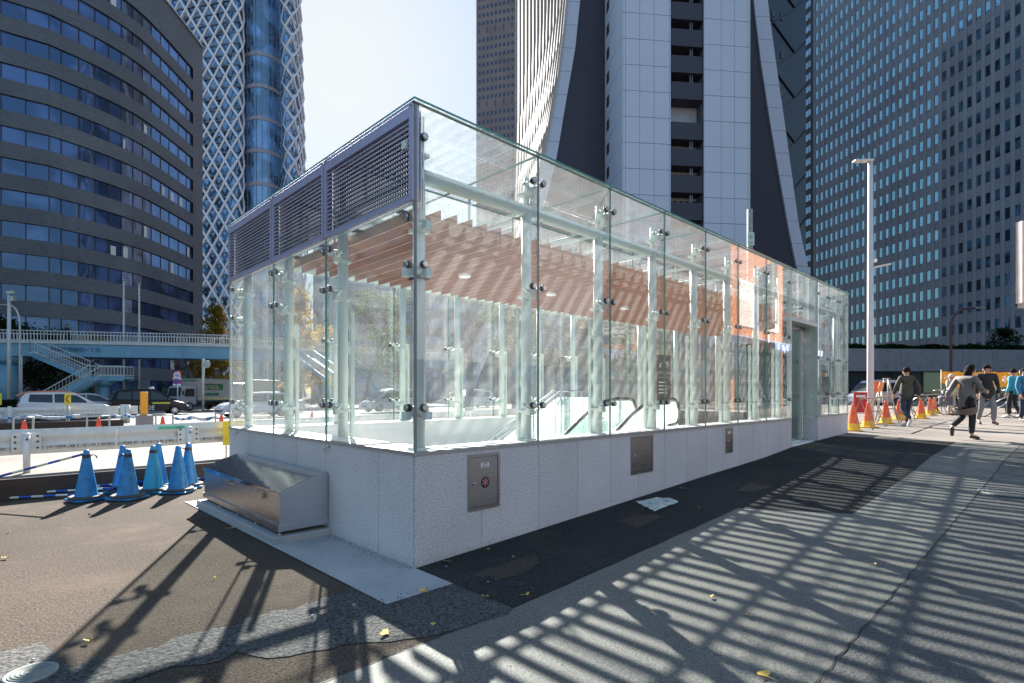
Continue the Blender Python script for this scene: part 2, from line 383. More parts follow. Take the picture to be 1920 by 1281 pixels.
M_SEAM = mat('tar_seam', (.018,.018,.018), .8)
def line(name, pts, w, dz, m):
    rr = random.Random(len(pts)); A = []; B = []
    for (u, v), (u2_, v2_) in zip(pts, pts[1:]):
        n = max(2, int(math.hypot(u2_-u, v2_-v)/.12))
        for k in range(n):
            t = k/n; x = u+(u2_-u)*t+rr.uniform(-.008, .008); y = v+(v2_-v)*t+rr.uniform(-.008, .008); ww = w*rr.uniform(.35, 1.0); dx, dy = u2_-u, v2_-v; l = math.hypot(dx, dy)
            A.append((x-dy/l*ww/2, y+dx/l*ww/2)); B.append((x+dy/l*ww/2, y-dx/l*ww/2))
    strip(name, m, A, B, dz)
line('seam_crack', [(u, -3.0-.02*u) for u in (.0, 1.5, 2.8, 5.4, 6.5, 7.7, 9.07, 11.9)], .013, .0085, M_SEAM)
line('seam_crack', [(-1.6, -1.2), (0, -1.2)], .012, .0085, M_SEAM)
line('ground_crack', [(11.9, -2.6), (12.3, -3.6), (13, -4.1), (14.5, -5.5)], .02, .0085, M_SEAM)
M_SCUF = mat('pale_scuff', (.26,.20,.155), .85)
line('chalk_scuff', [(-2.9, 3.2), (-2.62, 2.5), (-2.6, 1.6)], .02, .0085, M_SCUF)

# ------------------------------------------------------------------ glass entrance pavilion
LEN, WID, TOP, SILL = 13.05, 4.90, 4.0, 1.0
pav = thing('station_entrance', 'long glass walled station entrance with pale green posts on a speckled granite base', 'station entrance', (0, 0, 0))
J = [0, 1.555, 2.846, 4.127, 5.349, 6.53, 7.77, 9.05]
JR = [10.67, 11.5, 12.3, 13.05]
JS = [0, 1.70, 3.18, 4.90]
T = .035
# granite plinth: panels with open joints over a dark core
def plinth(name, a, b, horiz, outer, joints, thick=.35, holes=()):
    """wall from a to b; horiz 'x' or 'y'; outer = coordinate of the outer face; sign of thick = inward"""
    g = MB(); th = thick
    o0, o1 = outer+.022*(1 if th > 0 else -1), outer+th
    lo, hi = min(o0, o1), max(o0, o1)
    if horiz == 'x': g.box(a+.01, b-.01, lo, hi, -.3, SILL-.03, 1)
    else: g.box(lo, hi, a+.01, b-.01, -.3, SILL-.03, 1)
    edges = [a] + [j for j in joints if a+.05 < j < b-.05] + [b]
    f0, f1 = sorted((outer, outer+.02*(1 if th > 0 else -1)))
    for e0, e1 in zip(edges, edges[1:]):
        e0 += .0035; e1 -= .0035
        segs = [(-.3, SILL-.032)]
        for (h0, h1, z0, z1) in holes:
            if e0 < (h0+h1)/2 < e1: pass
        for z0, z1 in segs:
            kk = (0, 3, 2, 0, 2, 3, 3, 0, 2)[int(abs(e0*7+e1*3)) % 9]
            if horiz == 'x': g.box(e0, e1, f0, f1, z0, z1, kk)
            else: g.box(f0, f1, e0, e1, z0, z1, kk)
    return g.build(name, [M_GRAN, M_JOINT, M_GRAN2, M_GRAN3], pav)
pj = []
for a, b in zip(J, J[1:]): pj += [(a+b)/2, b]
plinth('granite_base', 0, 9.05, 'x', 0, [.76, 1.56, 2.21, 2.85, 3.46, 4.12, 4.75, 5.37, 5.95, 6.55, 7.15, 7.75, 8.4])
plinth('granite_base', .022, WID, 'y', 0, [.60, 1.70, 2.45, 3.18, 4.05])
plinth('granite_base', 10.67, LEN, 'x', 0, [11.25, 11.85, 12.45])
plinth('granite_base', .0, LEN, 'x', WID, [1.3*i for i in range(1, 10)], -.35)
plinth('granite_base', .022, WID-.022, 'y', LEN, [1.6, 3.3], -.35)
for xx in (10.67, 9.03):
    g = MB(); g.box(xx, xx+.02, .022, .35, -.3, SILL-.032); g.build('granite_base', M_GRAN, pav)
# coping and inner sill
g = MB()
for x0, x1 in ((-.012, 9.055), (10.665, LEN+.012)):
    g.box(x0, x1, -.012, .06, SILL-.03, SILL)
g.box(-.012, .06, .06, WID+.012, SILL-.03, SILL); g.box(LEN-.06, LEN+.012, .06, WID+.012, SILL-.03, SILL); g.box(.06, LEN-.06, WID-.06, WID+.012, SILL-.03, SILL)
g.build('coping', M_COPE, pav)
g = MB()
g.box(.06, 9.05, .06, .40, SILL-.03, SILL-.004); g.box(10.67, LEN-.06, .06, .40, SILL-.03, SILL-.004)
g.box(.06, .40, .40, WID-.4, SILL-.03, SILL-.004); g.box(LEN-.4, LEN-.06, .4, WID-.4, SILL-.03, SILL-.004); g.box(.06, LEN-.06, WID-.4, WID-.06, SILL-.03, SILL-.004)
g.build('inner_sill', M_SILL, pav)
g = MB(); g.box(.06, 9.04, .351, .358, -.2, SILL-.03); g.box(.351, .358, .36, WID-.36, -.2, SILL-.03); g.box(.06, LEN-.36, WID-.358, WID-.351, -.2, SILL-.03); g.build('inner_lining', M_SILL, pav)
g = MB(); g.box(.37, LEN-.37, .37, WID-.37, .42, .47); g.build('bounce_floor', M_SILL, pav)  # unseen pale floor added to bounce sun onto the ceiling and linings
# glass panes
def pane(x0, x1, y0, y1, z0, z1, m=None):
    g = MB(); g.box(x0, x1, y0, y1, z0, z1, 0)
    ax = [x1-x0, y1-y0, z1-z0]; thin = ax.index(min(ax))
    # side faces get the green edge
    fn = {0: (0,0,1), 1: (0,0,1)}
    nrm = [2, 2, 1, 0, 1, 0]
    for k, a in enumerate(nrm):
        if a != thin: g.m[k] = 1
    return g.build('glass_pane', [m or M_GLASS, M_GEDGE], pav)
GT = .019
for a, b in zip(J, J[1:]): pane(a+.006+(.012 if a == 0 else 0), b-.006, 0, GT, SILL, TOP)
for a, b in zip(JR, JR[1:]): pane(a+.006, b-.006, 0, GT, SILL, TOP)
pane(9.056, 10.664, 0, GT, 3.06, TOP)
for a, b in zip(JS, JS[1:]): pane(0, GT, a+.006, b-.006, SILL, 3.15)
for a, b in zip(JS, JS[1:]): pane(LEN-GT, LEN, max(a, .02)+.006, b-.006, SILL, TOP)
JB = J + [10.67, 11.5, 12.3, LEN]
for a, b in zip(JB, JB[1:]): pane(a+.006, b-.006, WID-GT, WID, SILL, TOP)
for a, b in zip(JB, JB[1:]):
    for y0, y1 in ((-.03, 1.64), (1.65, 3.26), (3.27, WID+.03)):
        pane((a if a else -.03)+.004, (b if b < LEN else LEN+.03)-.004, y0, y1, TOP+.012, TOP+.034, M_GLASSR)
# silicone joints and corner trims
g = MB()
for j in J[1:] + JR[1:-1]: g.box(j-.0055, j+.0055, .002, GT-.002, SILL, TOP)
for j in JS[1:-1]: g.box(.002, GT-.002, j-.0055, j+.0055, SILL, 3.15)
g.box(-.001, GT, -.001, .016, SILL, TOP)
for x0, x1, y0, y1 in ((-.02, LEN+.02, -.012, .02), (-.02, LEN+.02, WID-.02, WID+.012)): g.box(x0, x1, y0, y1, TOP+.001, TOP+.011)
g.build('joint_seal', mat('grey_silicone', (.22,.235,.24), .5), pav)
M_TRM = mat('pale_metal_trim', (.6,.64,.62), .3, .5)
for q in ((.0, .03, WID-.015, WID+.008, SILL, TOP), (LEN-.012, LEN+.004, -.004, .012, SILL, TOP), (9.04, 9.055, -.003, .09, SILL, TOP), (10.665, 10.68, -.003, .3, SILL, TOP)):
    g = MB(); g.box(*q); g.build('corner_trim', M_TRM, pav)
for i in range(3): g = MB(); g.box(.045+.03*i, .058+.03*i, .03, .045, 3.12, 3.93); g.build('louvre_edge_fin', M_TRM, pav)
# louvre panels on the short end
for a, b in zip(JS, JS[1:]):
    f = MB(); w = .055; z0, z1 = 3.165, TOP
    a2, b2 = a+.008, b-.008
    f.box(-.02, .05, a2, a2+w, z0, z1); f.box(-.02, .05, b2-w, b2, z0, z1); f.box(-.02, .05, a2+w, b2-w, z0, z0+.05); f.box(-.02, .05, a2+w, b2-w, z1-.115, z1-.02)
    f.box(-.026, -.0205, a2, b2, z1-.018, z1+.008); f.box(-.026, -.0205, a2+.006, b2-.006, z0+.004, z0+.014)
    pl = f.build('louvre_panel', M_LOUV, pav)
    s_ = MB(); n = 15; zz0, zz1 = z0+.055, z1-.12
    for k in range(n):
        z = zz0+(k+.5)*(zz1-zz0)/n
        s_.obox((.012, (a2+b2)/2, z), (0, (b2-a2)/2-w-.002, 0), (.018, 0, .009), (.0010, 0, -.0020)); s_.box(-.010, -.006, a2+w+.002, b2-w-.002, z-.017, z-.003)
    s_.build('louvre_slats', M_LOUV, pl)
    q = MB(); q.box(.075, .079, a2+.02, b2-.02, z0+.01, z1-.03); q.build('perforated_backing', M_PERF, pl)
# posts, plates, tubes
PX = [.2] + [j+.05 for j in J[1:-1]] + [8.98, 10.8, 11.55, 12.85]
def post(x, y, plate, zt=3.5):
    g = MB(); g.tube([(x, y, SILL-.004), (x, y, zt)], .058, 20); g.tube([(x, y, zt), (x, y, 3.86)], .032, 12)
    g.box(x-.075, x+.075, y-.075, y+.075, SILL-.004, SILL+.012)
    p = g.build('post', M_POST, pav)
    if plate:
        dx, dy = plate; h = MB(); h.box(x+dx-.022, x+dx+.022, y+dy-.022, y+dy+.022, SILL, 2.42)
        k = h.build('service_channel', M_POST, p)
        m_ = MB()
        for z in (1.2, 1.45, 1.8, 2.1): m_.box(x+dx*.55-.008, x+dx*.55+.008, y+dy*.55-.008, y+dy*.55+.008, z, z+.14)
        m_.build('slot', M_RUB, p)
for x in PX:
    if x > 9.5 and x < 10.7: continue
    post(x, .23, (-.02, .10) if x > .5 else None); post(x, 4.67, (.10, -.02) if x > .5 else None)
for y in (1.79, 3.30): post(.25, y, (.10, -.02)); post(LEN-.25, y, None)
g = MB()
for y in (.23, 4.67): g.tube([(.2, y, 3.5), (LEN-.2, y, 3.5)], .062, 20)
for x in PX: g.tube([(x, .23, 3.5), (x, 4.67, 3.5)], .022, 12)
g.build('roof_tubes', M_POST, pav)
g = MB()
for y in (1.2, 2.8): g.tube([(.25, y, 3.88), (LEN-.25, y, 3.88)], .009, 6)
for x in PX:
    for y in (1.2, 2.8, 4.0): g.tube([(x, y, 3.5), (x, y, 3.9)], .014, 6)
g.build('roof_rods', M_BOLT, pav)
# slatted timber ceiling
g = MB(); n = int((12.75-.34)/.2)
for k in range(n+1):
    x = .34+.2*k
    g.box(x-.008, x+.008, .36, 3.55, 3.18, 3.288)
    
g.build('slatted_ceiling', M_WOOD, pav)
g = MB()
for y in (.75, 1.65, 2.5, 3.3): g.box(.3, 12.8, y-.02, y+.02, 3.302, 3.34)
for x in PX:
    for y in (.75, 2.5, 3.3): g.tube([(x+.3, y, 3.34), (x+.3, y, 3.9)], .007, 6)
g.build('ceiling_rails', mat('dark_ceiling_rail', (.06,.06,.065), .5), pav)
for (x, y) in ((2.1, 1.9), (4.0, 2.0), (6.1, 2.0)):
    g = MB(); g.lathe([(0, 3.105), (.085, 3.105), (.085, 3.135), (.04, 3.158), (0, 3.158)], (x, y, 0), 20); g.build('ceiling_lamp', M_SILL, pav)
# bulkhead over the inner doorway
# point fittings
def fitting(x, y, z, axis, off, px, py, rot=1):
    """axis 'x': glass along x (normal y), bolts either side of the joint"""
    g = MB()
    nrm = Vector((0, -1, 0)) if axis == 'x' else Vector((-1, 0, 0))
    if rot < 0: nrm = -nrm
    al = Vector((1, 0, 0)) if axis == 'x' else Vector((0, 1, 0))
    c = Vector((x, y, z)); hub = c - nrm*.13
    for s_ in off:
        p = c + al*s_
        g.tube([p+nrm*.020, p+nrm*.006], [.030, .030], 18, 1); g.tube([p+nrm*.006, p-nrm*.001], [.035, .035], 18, 2)
        g.tube([p+nrm*.0235, p+nrm*.020], [.024, .029], 18, 1)
        g.tube([p-nrm*.02, p-nrm*.034], [.036, .03], 14, 2)
        g.tube([p-nrm*.034, p-nrm*.12], .013, 8, 0)
        g.tube([p-nrm*.12, p-nrm*.145], .024, 10, 0)
        g.bar(p-nrm*.13, hub+Vector((0,0,-.05)), .022, .035, 0)
    q = Vector((px, py, z-.06)); g.bar(hub+Vector((0,0,-.05)), q, .03, .045, 0)
    g.box(px-.07, px+.07, py-.07, py+.07, z-.085, z-.055, 0)
    g.obox(hub+Vector((0,0,-.07)), al*.03, nrm*.03, Vector((0,0,.035)), 0)
    g.build('glass_clamp', [M_POST, M_BOLT, M_RUB], pav)
for i, j in enumerate(J):
    for z in (1.38, 2.63, 3.74):
        if j == 0: fitting(.0, 0, z, 'x', (.10,), .2, .23) if True else None
        elif j > 9: fitting(j, 0, z, 'x', (-.09,), j-.07, .23)
        else: fitting(j, 0, z, 'x', (-.075, .075), j+.05, .23)
for j in JR:
    for z in (1.5, 2.3, 3.74):
        px = min(PX, key=lambda q: abs(q-j)); fitting(j, 0, z, 'x', (.08,) if j < 10.7 else ((-.08,) if j > 13 else (-.07, .07)), px if abs(px-j) < .3 else j, .23)
for j in JS[:-1]:
    for z in (1.38, 2.63, 3.05):
        if j == 0: fitting(0, 0, z, 'y', (.12,), .2, .23)
        else: fitting(0, j, z, 'y', (-.075, .075), .25, j+.10)
for z in (1.38, 2.63, 3.05): fitting(0, WID, z, 'y', (-.11,), .2, 4.67)
for j in J[1:-1]:
    for z in (1.38, 2.4): fitting(j, WID, z, 'x', (-.075, .075), j+.05, 4.67, -1)
# doorway
g = MB()
g.box(9.05, 10.67, .0, .36, 2.98, 3.06); g.build('door_header', mat('pale_door_header', (.62,.63,.62), .4), pav)
g = MB()
for x in (9.10, 9.75, 10.45, 10.6): g.box(x-.03, x+.03, .26, .32, ramp(9.8), 2.98)
g.box(9.05, 10.67, .26, .32, 2.90, 2.978)
dr = g.build('door_frame', M_STEEL, pav)
g = MB(); g.box(9.13, 9.72, .28, .295, ramp(9.8)+.02, 2.9); g.box(9.78, 10.42, .285, .30, ramp(9.8)+.02, 2.9); g.build('door_glass', glass('tinted_door_glass', (.35,.42,.42), .01, 1.6), dr)
g = MB(); g.box(11.2, 12.7, .9, 1.8, .4, 2.75); g.build('lift_shaft', mat('dark_lift_cladding', (.05,.055,.06), .35), pav)
g = MB(); g.box(9.1, 10.62, -.0, 4.5, .30, ramp(9.9)+.02); g.build('threshold', M_SILL, pav)
# stair handrails and balustrade glass inside
M_BAL = glass('balustrade_glass', (.80,.93,.88), .42, 1.0, 1.0, (.93,1,.97))
g = MB()
for y in (3.15, 3.35):
    g.tube([(3.2, y, .35), (5.6, y, 1.55), (6.6, y, 1.55)], .02, 10)
    for x in (4.0, 4.8, 5.6, 6.5): g.tube([(x, y, .3), (x, y, .75+max(0, min(.8, (x-4)*.5)))], .013, 8)
g.build('stair_handrail', M_STEEL, pav)
g = MB(); g.add([(3.0, 3.25, .3), (6.7, 3.25, .3), (6.7, 3.25, 1.42), (5.6, 3.25, 1.42), (3.4, 3.25, .32)], [(0,1,2,3,4)]); g2 = MB(); g2.prism([(3.0,3.25,.3),(6.7,3.25,.3),(6.7,3.25,1.42),(5.6,3.25,1.42),(3.4,3.25,.32)], (0,.014,0)); g2.build('balustrade_pane', M_BAL, pav)
# cabinets in the wall
def cabinet(x0, x1, z0, z1, label, marks):
    fr = MB(); t = .028; y0, y1 = -.012, .0
    fr.box(x0, x0+t, y0, y1, z0, z1); fr.box(x1-t, x1, y0, y1, z0, z1); fr.box(x0+t, x1-t, y0, y1, z0, z0+t); fr.box(x0+t, x1-t, y0, y1, z1-t, z1)
    c = fr.build('access_cabinet', M_STEELX, pav); c['label'] = label
    d = MB(); d.box(x0+t+.004, x1-t-.004, -.008, .0, z0+t+.004, z1-t-.004); d = d.build('cabinet_door', M_STEELX, c)
    b = MB(); b.box(x0+t, x1-t, -.003, -.0005, z0+t, z1-t); b.build('cabinet_gap', M_RUB, c)
    h = MB(); xh, zh = x0+t+.045, (z0+z1)/2-.01; h.tube([(xh, -.008, zh), (xh, -.022, zh)], .017, 14); h.tube([(xh, -.022, zh), (xh, -.034, zh)], .011, 12); h.build('cabinet_knob', M_BOLT, c)
    return c
c = cabinet(.585, .985, .40, .93, 'stainless cabinet with red emblem and small label plate', 1)
g = MB(); g.box(.74, .845, -.0100, -.0084, .80, .845); g.build('label_plate', mat('label_plate_white', (.75,.75,.74), .4), c)
text('消火栓', 'label_text', M_RUB, c, (.7925, -.0105, .826), (1,0,0), (0,0,1), .020, .0005, 'CENTER')
text('放水口', 'label_text', M_RUB, c, (.7925, -.0105, .805), (1,0,0), (0,0,1), .020, .0005, 'CENTER')
cx, cz = .795, .655
g = MB(); g.lathe([(0, -.0115), (.052, -.0115), (.055, -.0084)], (cx, 0, cz), 28, 0, 'y'); em = g.build('emblem', mat('emblem_black', (.03,.02,.02), .4), c)
g = MB()
for k in range(6):
    a = math.pi/3*k+.26; d = Vector((math.cos(a), 0, math.sin(a))); n_ = Vector((-math.sin(a), 0, math.cos(a))); o = Vector((cx, -.0125, cz))
    g.add([o+d*.008, o+d*.027+n_*.013, o+d*.046, o+d*.027-n_*.013], [(0,1,2,3)])
g.build('emblem_petals', mat('emblem_red', (.42,.06,.06), .4), em, recalc=False)
g = MB(); 
for k in range(6):
    a = math.pi/3*k-.26+math.pi/6*0+.52+.26; d = Vector((math.cos(a), 0, math.sin(a))); o = Vector((cx, -.0129, cz)); g.bar(o, o+d*.045, .003, .0008, 0, (0,1,0))
g.build('emblem_rays', mat('emblem_silver', (.6,.55,.5), .4), em)
cabinet(3.28, 3.80, .46, .95, 'plain stainless cabinet, the widest of the three', 0)
c = cabinet(6.02, 6.28, .53, .94, 'narrow stainless cabinet with small label, nearest the doorway', 0)
g = MB(); g.box(6.10, 6.19, -.0100, -.0084, .84, .88); g.build('label_plate', MC['label_plate_white'], c)
# hooks on the end wall
for (y, z) in ((1.62, .93), (4.55, .93)):
    g = MB(); g.tube([(-.0, y, z), (-.03, y, z), (-.035, y+.03, z-.01), (-.035, y+.05, z-.025), (-.035, y+.03, z-.045), (-.035, y-.0, z-.04)], .006, 8); g.tube([(0, y-.02, z+.01), (-.03, y-.02, z+.01)], .009, 8)
    g.build('wall_hook', M_BOLT, pav)

# ------------------------------------------------------------------ escalator and guide board inside
esc = thing('escalator', 'escalator head with clear balustrades and black handrails inside the glass entrance', 'escalator', (6.4, 2.0, ramp(6.4)))
M_HAND = mat('black_handrail', (.02,.022,.024), .3)
for y in (1.55, 2.55):
    zf = .41
    pts = [(3.6, y, zf-.55), (4.6, y, zf+.10), (5.2, y, zf+.45), (5.7, y, zf+.73), (6.15, y, zf+.92), (6.6, y, zf+.98), (7.1, y, zf+.98)]
    pts = [(x, yy, z-.0) for x, yy, z in pts]
    for a in range(1, 8): t = a/8*math.pi; pts.append((7.1+.26*math.sin(t), y, zf+.98-.26*(1-math.cos(t))))
    pts.append((6.9, y, zf+.46))
    g = MB(); g.tube(pts, .034, 12); g.build('handrail', M_HAND, esc)
    q = [(p[0], p[2]-.04) for p in pts[1:8]] + [(7.3, zf+.75), (7.3, zf+.1), (4.6, zf+.0)]
    g = MB(); g.prism([(x, y-.006, z) for x, z in q], (0, .012, 0)); g.build('balustrade_pane', M_BAL, esc)
g = MB(); g.box(4.5, 7.5, 1.6, 2.5, .2, .425); g.box(4.5, 7.35, 1.48, 1.60, .2, .56); g.box(4.5, 7.35, 2.50, 2.62, .2, .56); g.build('deck', M_STEELX, esc)
gb = thing('guide_board', 'dark grey guide board lettered E9 seen through the glass', 'sign', (11.4, 4.2, .45))
g = MB(); g.box(11.0, 11.75, 4.22, 4.27, .45, 2.6); g.build('board', mat('dark_grey_board', (.06,.062,.065), .5), gb)
M_WTXT = mat('white_lettering', (.85,.85,.85), .5, 0, .02)
text('↙ E9', 'lettering', M_WTXT, gb, (11.08, 4.214, 2.25), (1,0,0), (0,0,1), .26, .002)
text('アベニュー入口', 'lettering', M_WTXT, gb, (11.08, 4.214, 2.05), (1,0,0), (0,0,1), .095, .002)
g = MB()
for z in (1.95, 1.8, 1.7, 1.6, 1.5): g.box(11.08, 11.68 if z > 1.9 else 11.5, 4.213, 4.2195, z, z+(.006 if z > 1.9 else .03))
g.build('small_print_lines', M_WTXT, gb)

# ------------------------------------------------------------------ stainless storage box
bx = thing('storage_box', 'stainless steel storage box with sloping lid against the granite end wall', 'storage box', (-.27, 2.9, 0))
Y0, Y1, X0 = 1.62, 4.2, -.52
g = MB(); g.box(-.60, -.002, Y0-.06, Y1+.06, .0, .075); g.build('concrete_footing', M_SLAB, bx, bevel=.012)
prof = [(X0, .15), (-.008, .15), (-.008, .655), (-.10, .655), (X0, .50)]
g = MB(); g.prism([(x, Y0, z) for x, z in prof], (0, Y1-Y0, 0)); g.build('body', M_STEEL, bx, bevel=.004)
g = MB(); g.prism([(X0-.012, Y0-.008, .470), (X0-.006, Y0-.008, .470), (X0-.006, Y0-.008, .505), (-.105, Y0-.008, .662), (-.105, Y0-.008, .668), (X0-.012, Y0-.008, .514)], (0, Y1-Y0+.016, 0)); g.build('lid', M_LID, bx)
g = MB(); g.box(X0-.016, -.006, Y0-.012, Y0, .115, .175); g.box(X0-.016, X0, Y0, Y1, .115, .175); g.box(X0-.016, -.006, Y1, Y1+.012, .115, .175); g.build('base_rail', M_STEEL, bx)
for y in (Y0+.04, Y0+.7, Y0+1.3, Y0+1.95, Y1-.1):
    g = MB(); g.tube([(X0+.02, y, .075), (X0+.02, y, .15)], .012, 10); g.tube([(X0+.02, y, .075), (X0+.02, y, .088)], .024, 10); g.build('foot', M_BOLT, bx)
for y in (2.25, 2.95):
    g = MB(); g.tube([(X0-.012, y-.05, .44), (X0-.05, y-.045, .445), (X0-.055, y, .448), (X0-.05, y+.045, .445), (X0-.012, y+.05, .44)], .005, 8); g.build('handle', M_BOLT, bx)
for y in (2.02, 3.15):
    g = MB(); g.box(X0-.02, X0-.001, y-.012, y+.012, .40, .46); g.box(X0-.028, X0-.018, y-.008, y+.008, .385, .42); g.build('latch', mat('brass_latch', (.4,.32,.2), .4, .6), bx)
for y in (1.85, 2.5, 3.15, 3.8):
    g = MB(); g.box(-.12, -.08, y-.03, y+.03, .656, .672); g.build('hinge', M_BOLT, bx)
# ------------------------------------------------------------------ buildings
def crom(pts, step):
    out = []
    for i in range(len(pts)-1):
        p0 = pts[max(i-1, 0)]; p1 = pts[i]; p2 = pts[i+1]; p3 = pts[min(i+2, len(pts)-1)]
        n = max(1, int(round((p2-p1).length/step)))
        for k in range(n):
            t = k/n; out.append(.5*((2*p1)+(p2-p0)*t+(2*p0-5*p1+4*p2-p3)*t*t+(3*p1-p0-3*p2+p3)*t**3))
    out.append(pts[-1]); return out
def appar(vs):
    c = sum((Vector(v) for v in vs), Vector())/len(vs); d = (c-CAM).dot(FWD)
    if d < 1: return 0
    px = 960+(c-CAM).dot(RGT)/d*FX; py = 737-(c.z-1.51)/d*FX
    a = ((Vector(vs[1])-Vector(vs[0])).cross(Vector(vs[2])-Vector(vs[0]))).dot((c-CAM).normalized())
    inside = -15 < px < 1935 and -15 < py < 1290
    return abs(a)/d/d*(1 if inside else .001)
def windows(parent, quads, m, name='window', depth=.12, n_parts=100, extra=None):
    """quads: 4 corner lists; the largest in view as parts, the rest one mesh"""
    qs = sorted(quads, key=lambda q: -appar(q)); rest = MB(); st = None
    for i, q in enumerate(qs):
        a, b, c, d = [Vector(x) for x in q]; nn = (b-a).cross(d-a).normalized()*depth
        tgt = MB() if i < n_parts else rest
        tgt.prism([a, b, c, d], nn)
        if i < n_parts: tgt.build(name, m, parent)
    if len(qs) > n_parts:
        o = rest.build(name+'_rows', m, parent); o['kind'] = 'stuff'
M_BRICKA = None
def brickish(name, a, b, mort):
    m, nt, bs, L = nodes(name)
    v = coord(nt, (1.1, 1.1, 6)); c = rampn(nt, noise(nt, v, 1.6, 4, .85), [(.3, a), (.7, b)])
    tc = nt.nodes.new('ShaderNodeTexCoord'); sp = nt.nodes.new('ShaderNodeSeparateXYZ'); nt.links.new(tc.outputs['Object'], sp.inputs[0])
    mt = nt.nodes.new('ShaderNodeMath'); mt.operation = 'DIVIDE'; mt.inputs[1].default_value = .34; nt.links.new(sp.outputs[2], mt.inputs[0])
    fr = nt.nodes.new('ShaderNodeMath'); fr.operation = 'FRACT'; nt.links.new(mt.outputs[0], fr.inputs[0])
    c = mixc(nt, c, mort, rampn(nt, fr.outputs[0], [(.0, (.8,)*3), (.18, (0,)*3)]))
    c = mixc(nt, c, rampn(nt, noise(nt, coord(nt), .12, 4), [(.3, (.85,)*3), (.7, (1.15,)*3)]), 1, 'MULTIPLY')
    L.new(c, bs.inputs['Base Color']); bs.inputs['Roughness'].default_value = .8; return m
M_BRK = brickish('dark_grey_brick', (.08,.085,.10), (.20,.205,.225), (.07,.07,.08))
M_MULL = mat('dark_mullion', (.03,.03,.035), .5)
M_LITE = mat('white_blind', (.7,.7,.68), .7)
A_ = [P(-150, 59.6), P(19, 64.3), P(92.5, 66.1)]
curve = crom([P(92.5, 66.1), P(180, 70.4), P(252, 75.3), P(304, 80.9), P(362, 89.6)], 1.95)
flat = []
L0 = (A_[2]-A_[0]).length; n = int(L0/1.95)
for k in range(n): flat.append(A_[0].lerp(A_[2], k/n))
pl = flat + curve; endp = P(380, 93.0)
ctr = P(60, 95)
bA = thing('curved_office_building', 'dark grey brick office block with curved ribbon window floors', 'office building', P(150, 85))
def inset(poly, k, d):
    a = poly[max(k-1, 0)]; b = poly[min(k+1, len(poly)-1)]; t = (b-a).normalized(); nrm = Vector((t.y, -t.x, 0))
    if nrm.dot(ctr-poly[k]) < 0: nrm = -nrm
    return poly[k]+nrm*d
in_ = [inset(pl, k, .30) for k in range(len(pl))]
deep = [inset(pl, k, .9) for k in range(len(pl))]
FLZ = [18.1+3.7*k for k in range(-4, 11)]     # spandrel undersides
quads = []
for z in FLZ:
    top = z+1.83 if z < 55 else 60.5
    g = MB()
    for i in range(len(pl)-1):
        j0 = .02 if i % 6 == 0 else 0
        a, b = pl[i], pl[i+1]; a = a+(b-a).normalized()*j0
        g.add([(a.x,a.y,z),(b.x,b.y,z),(b.x,b.y,top),(a.x,a.y,top)], [(0,1,2,3)])
        c, d = deep[i], deep[i+1]
        g.add([(a.x,a.y,z),(b.x,b.y,z),(d.x,d.y,z),(c.x,c.y,z)], [(0,1,2,3)]); g.add([(a.x,a.y,top),(b.x,b.y,top),(d.x,d.y,top),(c.x,c.y,top)], [(0,1,2,3)])
    g.build('brick_band', M_BRK, bA, recalc=False)
    for i in range(len(pl)-1):
        w0 = z-1.87
        a, b = in_[i], in_[i+1]; t = (b-a).normalized(); a = a+t*.06; b = b-t*.06
        quads.append([(a.x,a.y,w0),(b.x,b.y,w0),(b.x,b.y,z),(a.x,a.y,z)])
windows(bA, quads, M_WINA, depth=.05)
g = MB()
for k in range(len(pl)):
    p, q = in_[k], deep[k]
    for z in FLZ: g.bar((p.x, p.y, z-1.87), (p.x, p.y, z), .13, .2, 0, (q-p))
g.build('mullions', M_MULL, bA)
g = MB()      # a few drawn blinds and lit ceilings behind the glass line: panels set just outside the pane, inside the reveal
rr = random.Random(3)
for fi, z in enumerate(FLZ):
    for i in range(len(flat)+2, len(pl)-1):
        if rr.random() < .10:
            a, b = in_[i], in_[i+1]; t = b-a; nrm = (pl[i]-in_[i])*.25
            p = a+t*.15+nrm; q = a+t*(.3+.3*rr.random())+nrm; z0 = z-1.85; z1 = z-.15-.5*rr.random()
            g.prism([(p.x,p.y,z0),(q.x,q.y,z0),(q.x,q.y,z1),(p.x,p.y,z1)], nrm*.1)
g.build('blinds', M_LITE, bA)
g = MB(); a = pl[-1]; b = endp
g.add([(a.x,a.y,0),(b.x,b.y,0),(b.x,b.y,60.5),(a.x,a.y,60.5)], [(0,1,2,3)])
core = deep + [endp, P(330, 125), P(-150, 110)]
g.prism([(p.x, p.y, 0) for p in core], (0, 0, 60.3)); g.build('core_wall', M_BRK, bA)
g = MB()
for i in range(len(pl)-1): a, b = pl[i], pl[i+1]; g.bar((a.x,a.y,60.55), (b.x,b.y,60.55), .5, .25)
g.bar((pl[-1].x, pl[-1].y, 60.55), (endp.x, endp.y, 60.55), .5, .25); g.build('parapet_cap', M_COPE, bA)
for k in range(0, len(pl), 4):
    p = pl[k]; g = MB(); g.box(p.x-.6, p.x+.6, p.y-.6, p.y+.6, 0, 3.4); g.build('ground_floor_pier', mat('grey_pier_stone', (.16,.16,.18), .7), bA)
for k in (len(flat)+1, len(flat)+5, len(flat)+9):
    if k+2 < len(pl):
        a, b = pl[k], pl[k+2]; n_ = (CAM-a).normalized()*.1; g = MB(); g.prism([(a.x,a.y,.2),(b.x,b.y,.2),(b.x,b.y,2.3),(a.x,a.y,2.3)], n_); g.build('green_shop_front', mat('green_shop_panel', (.02,.13,.07), .5), bA)

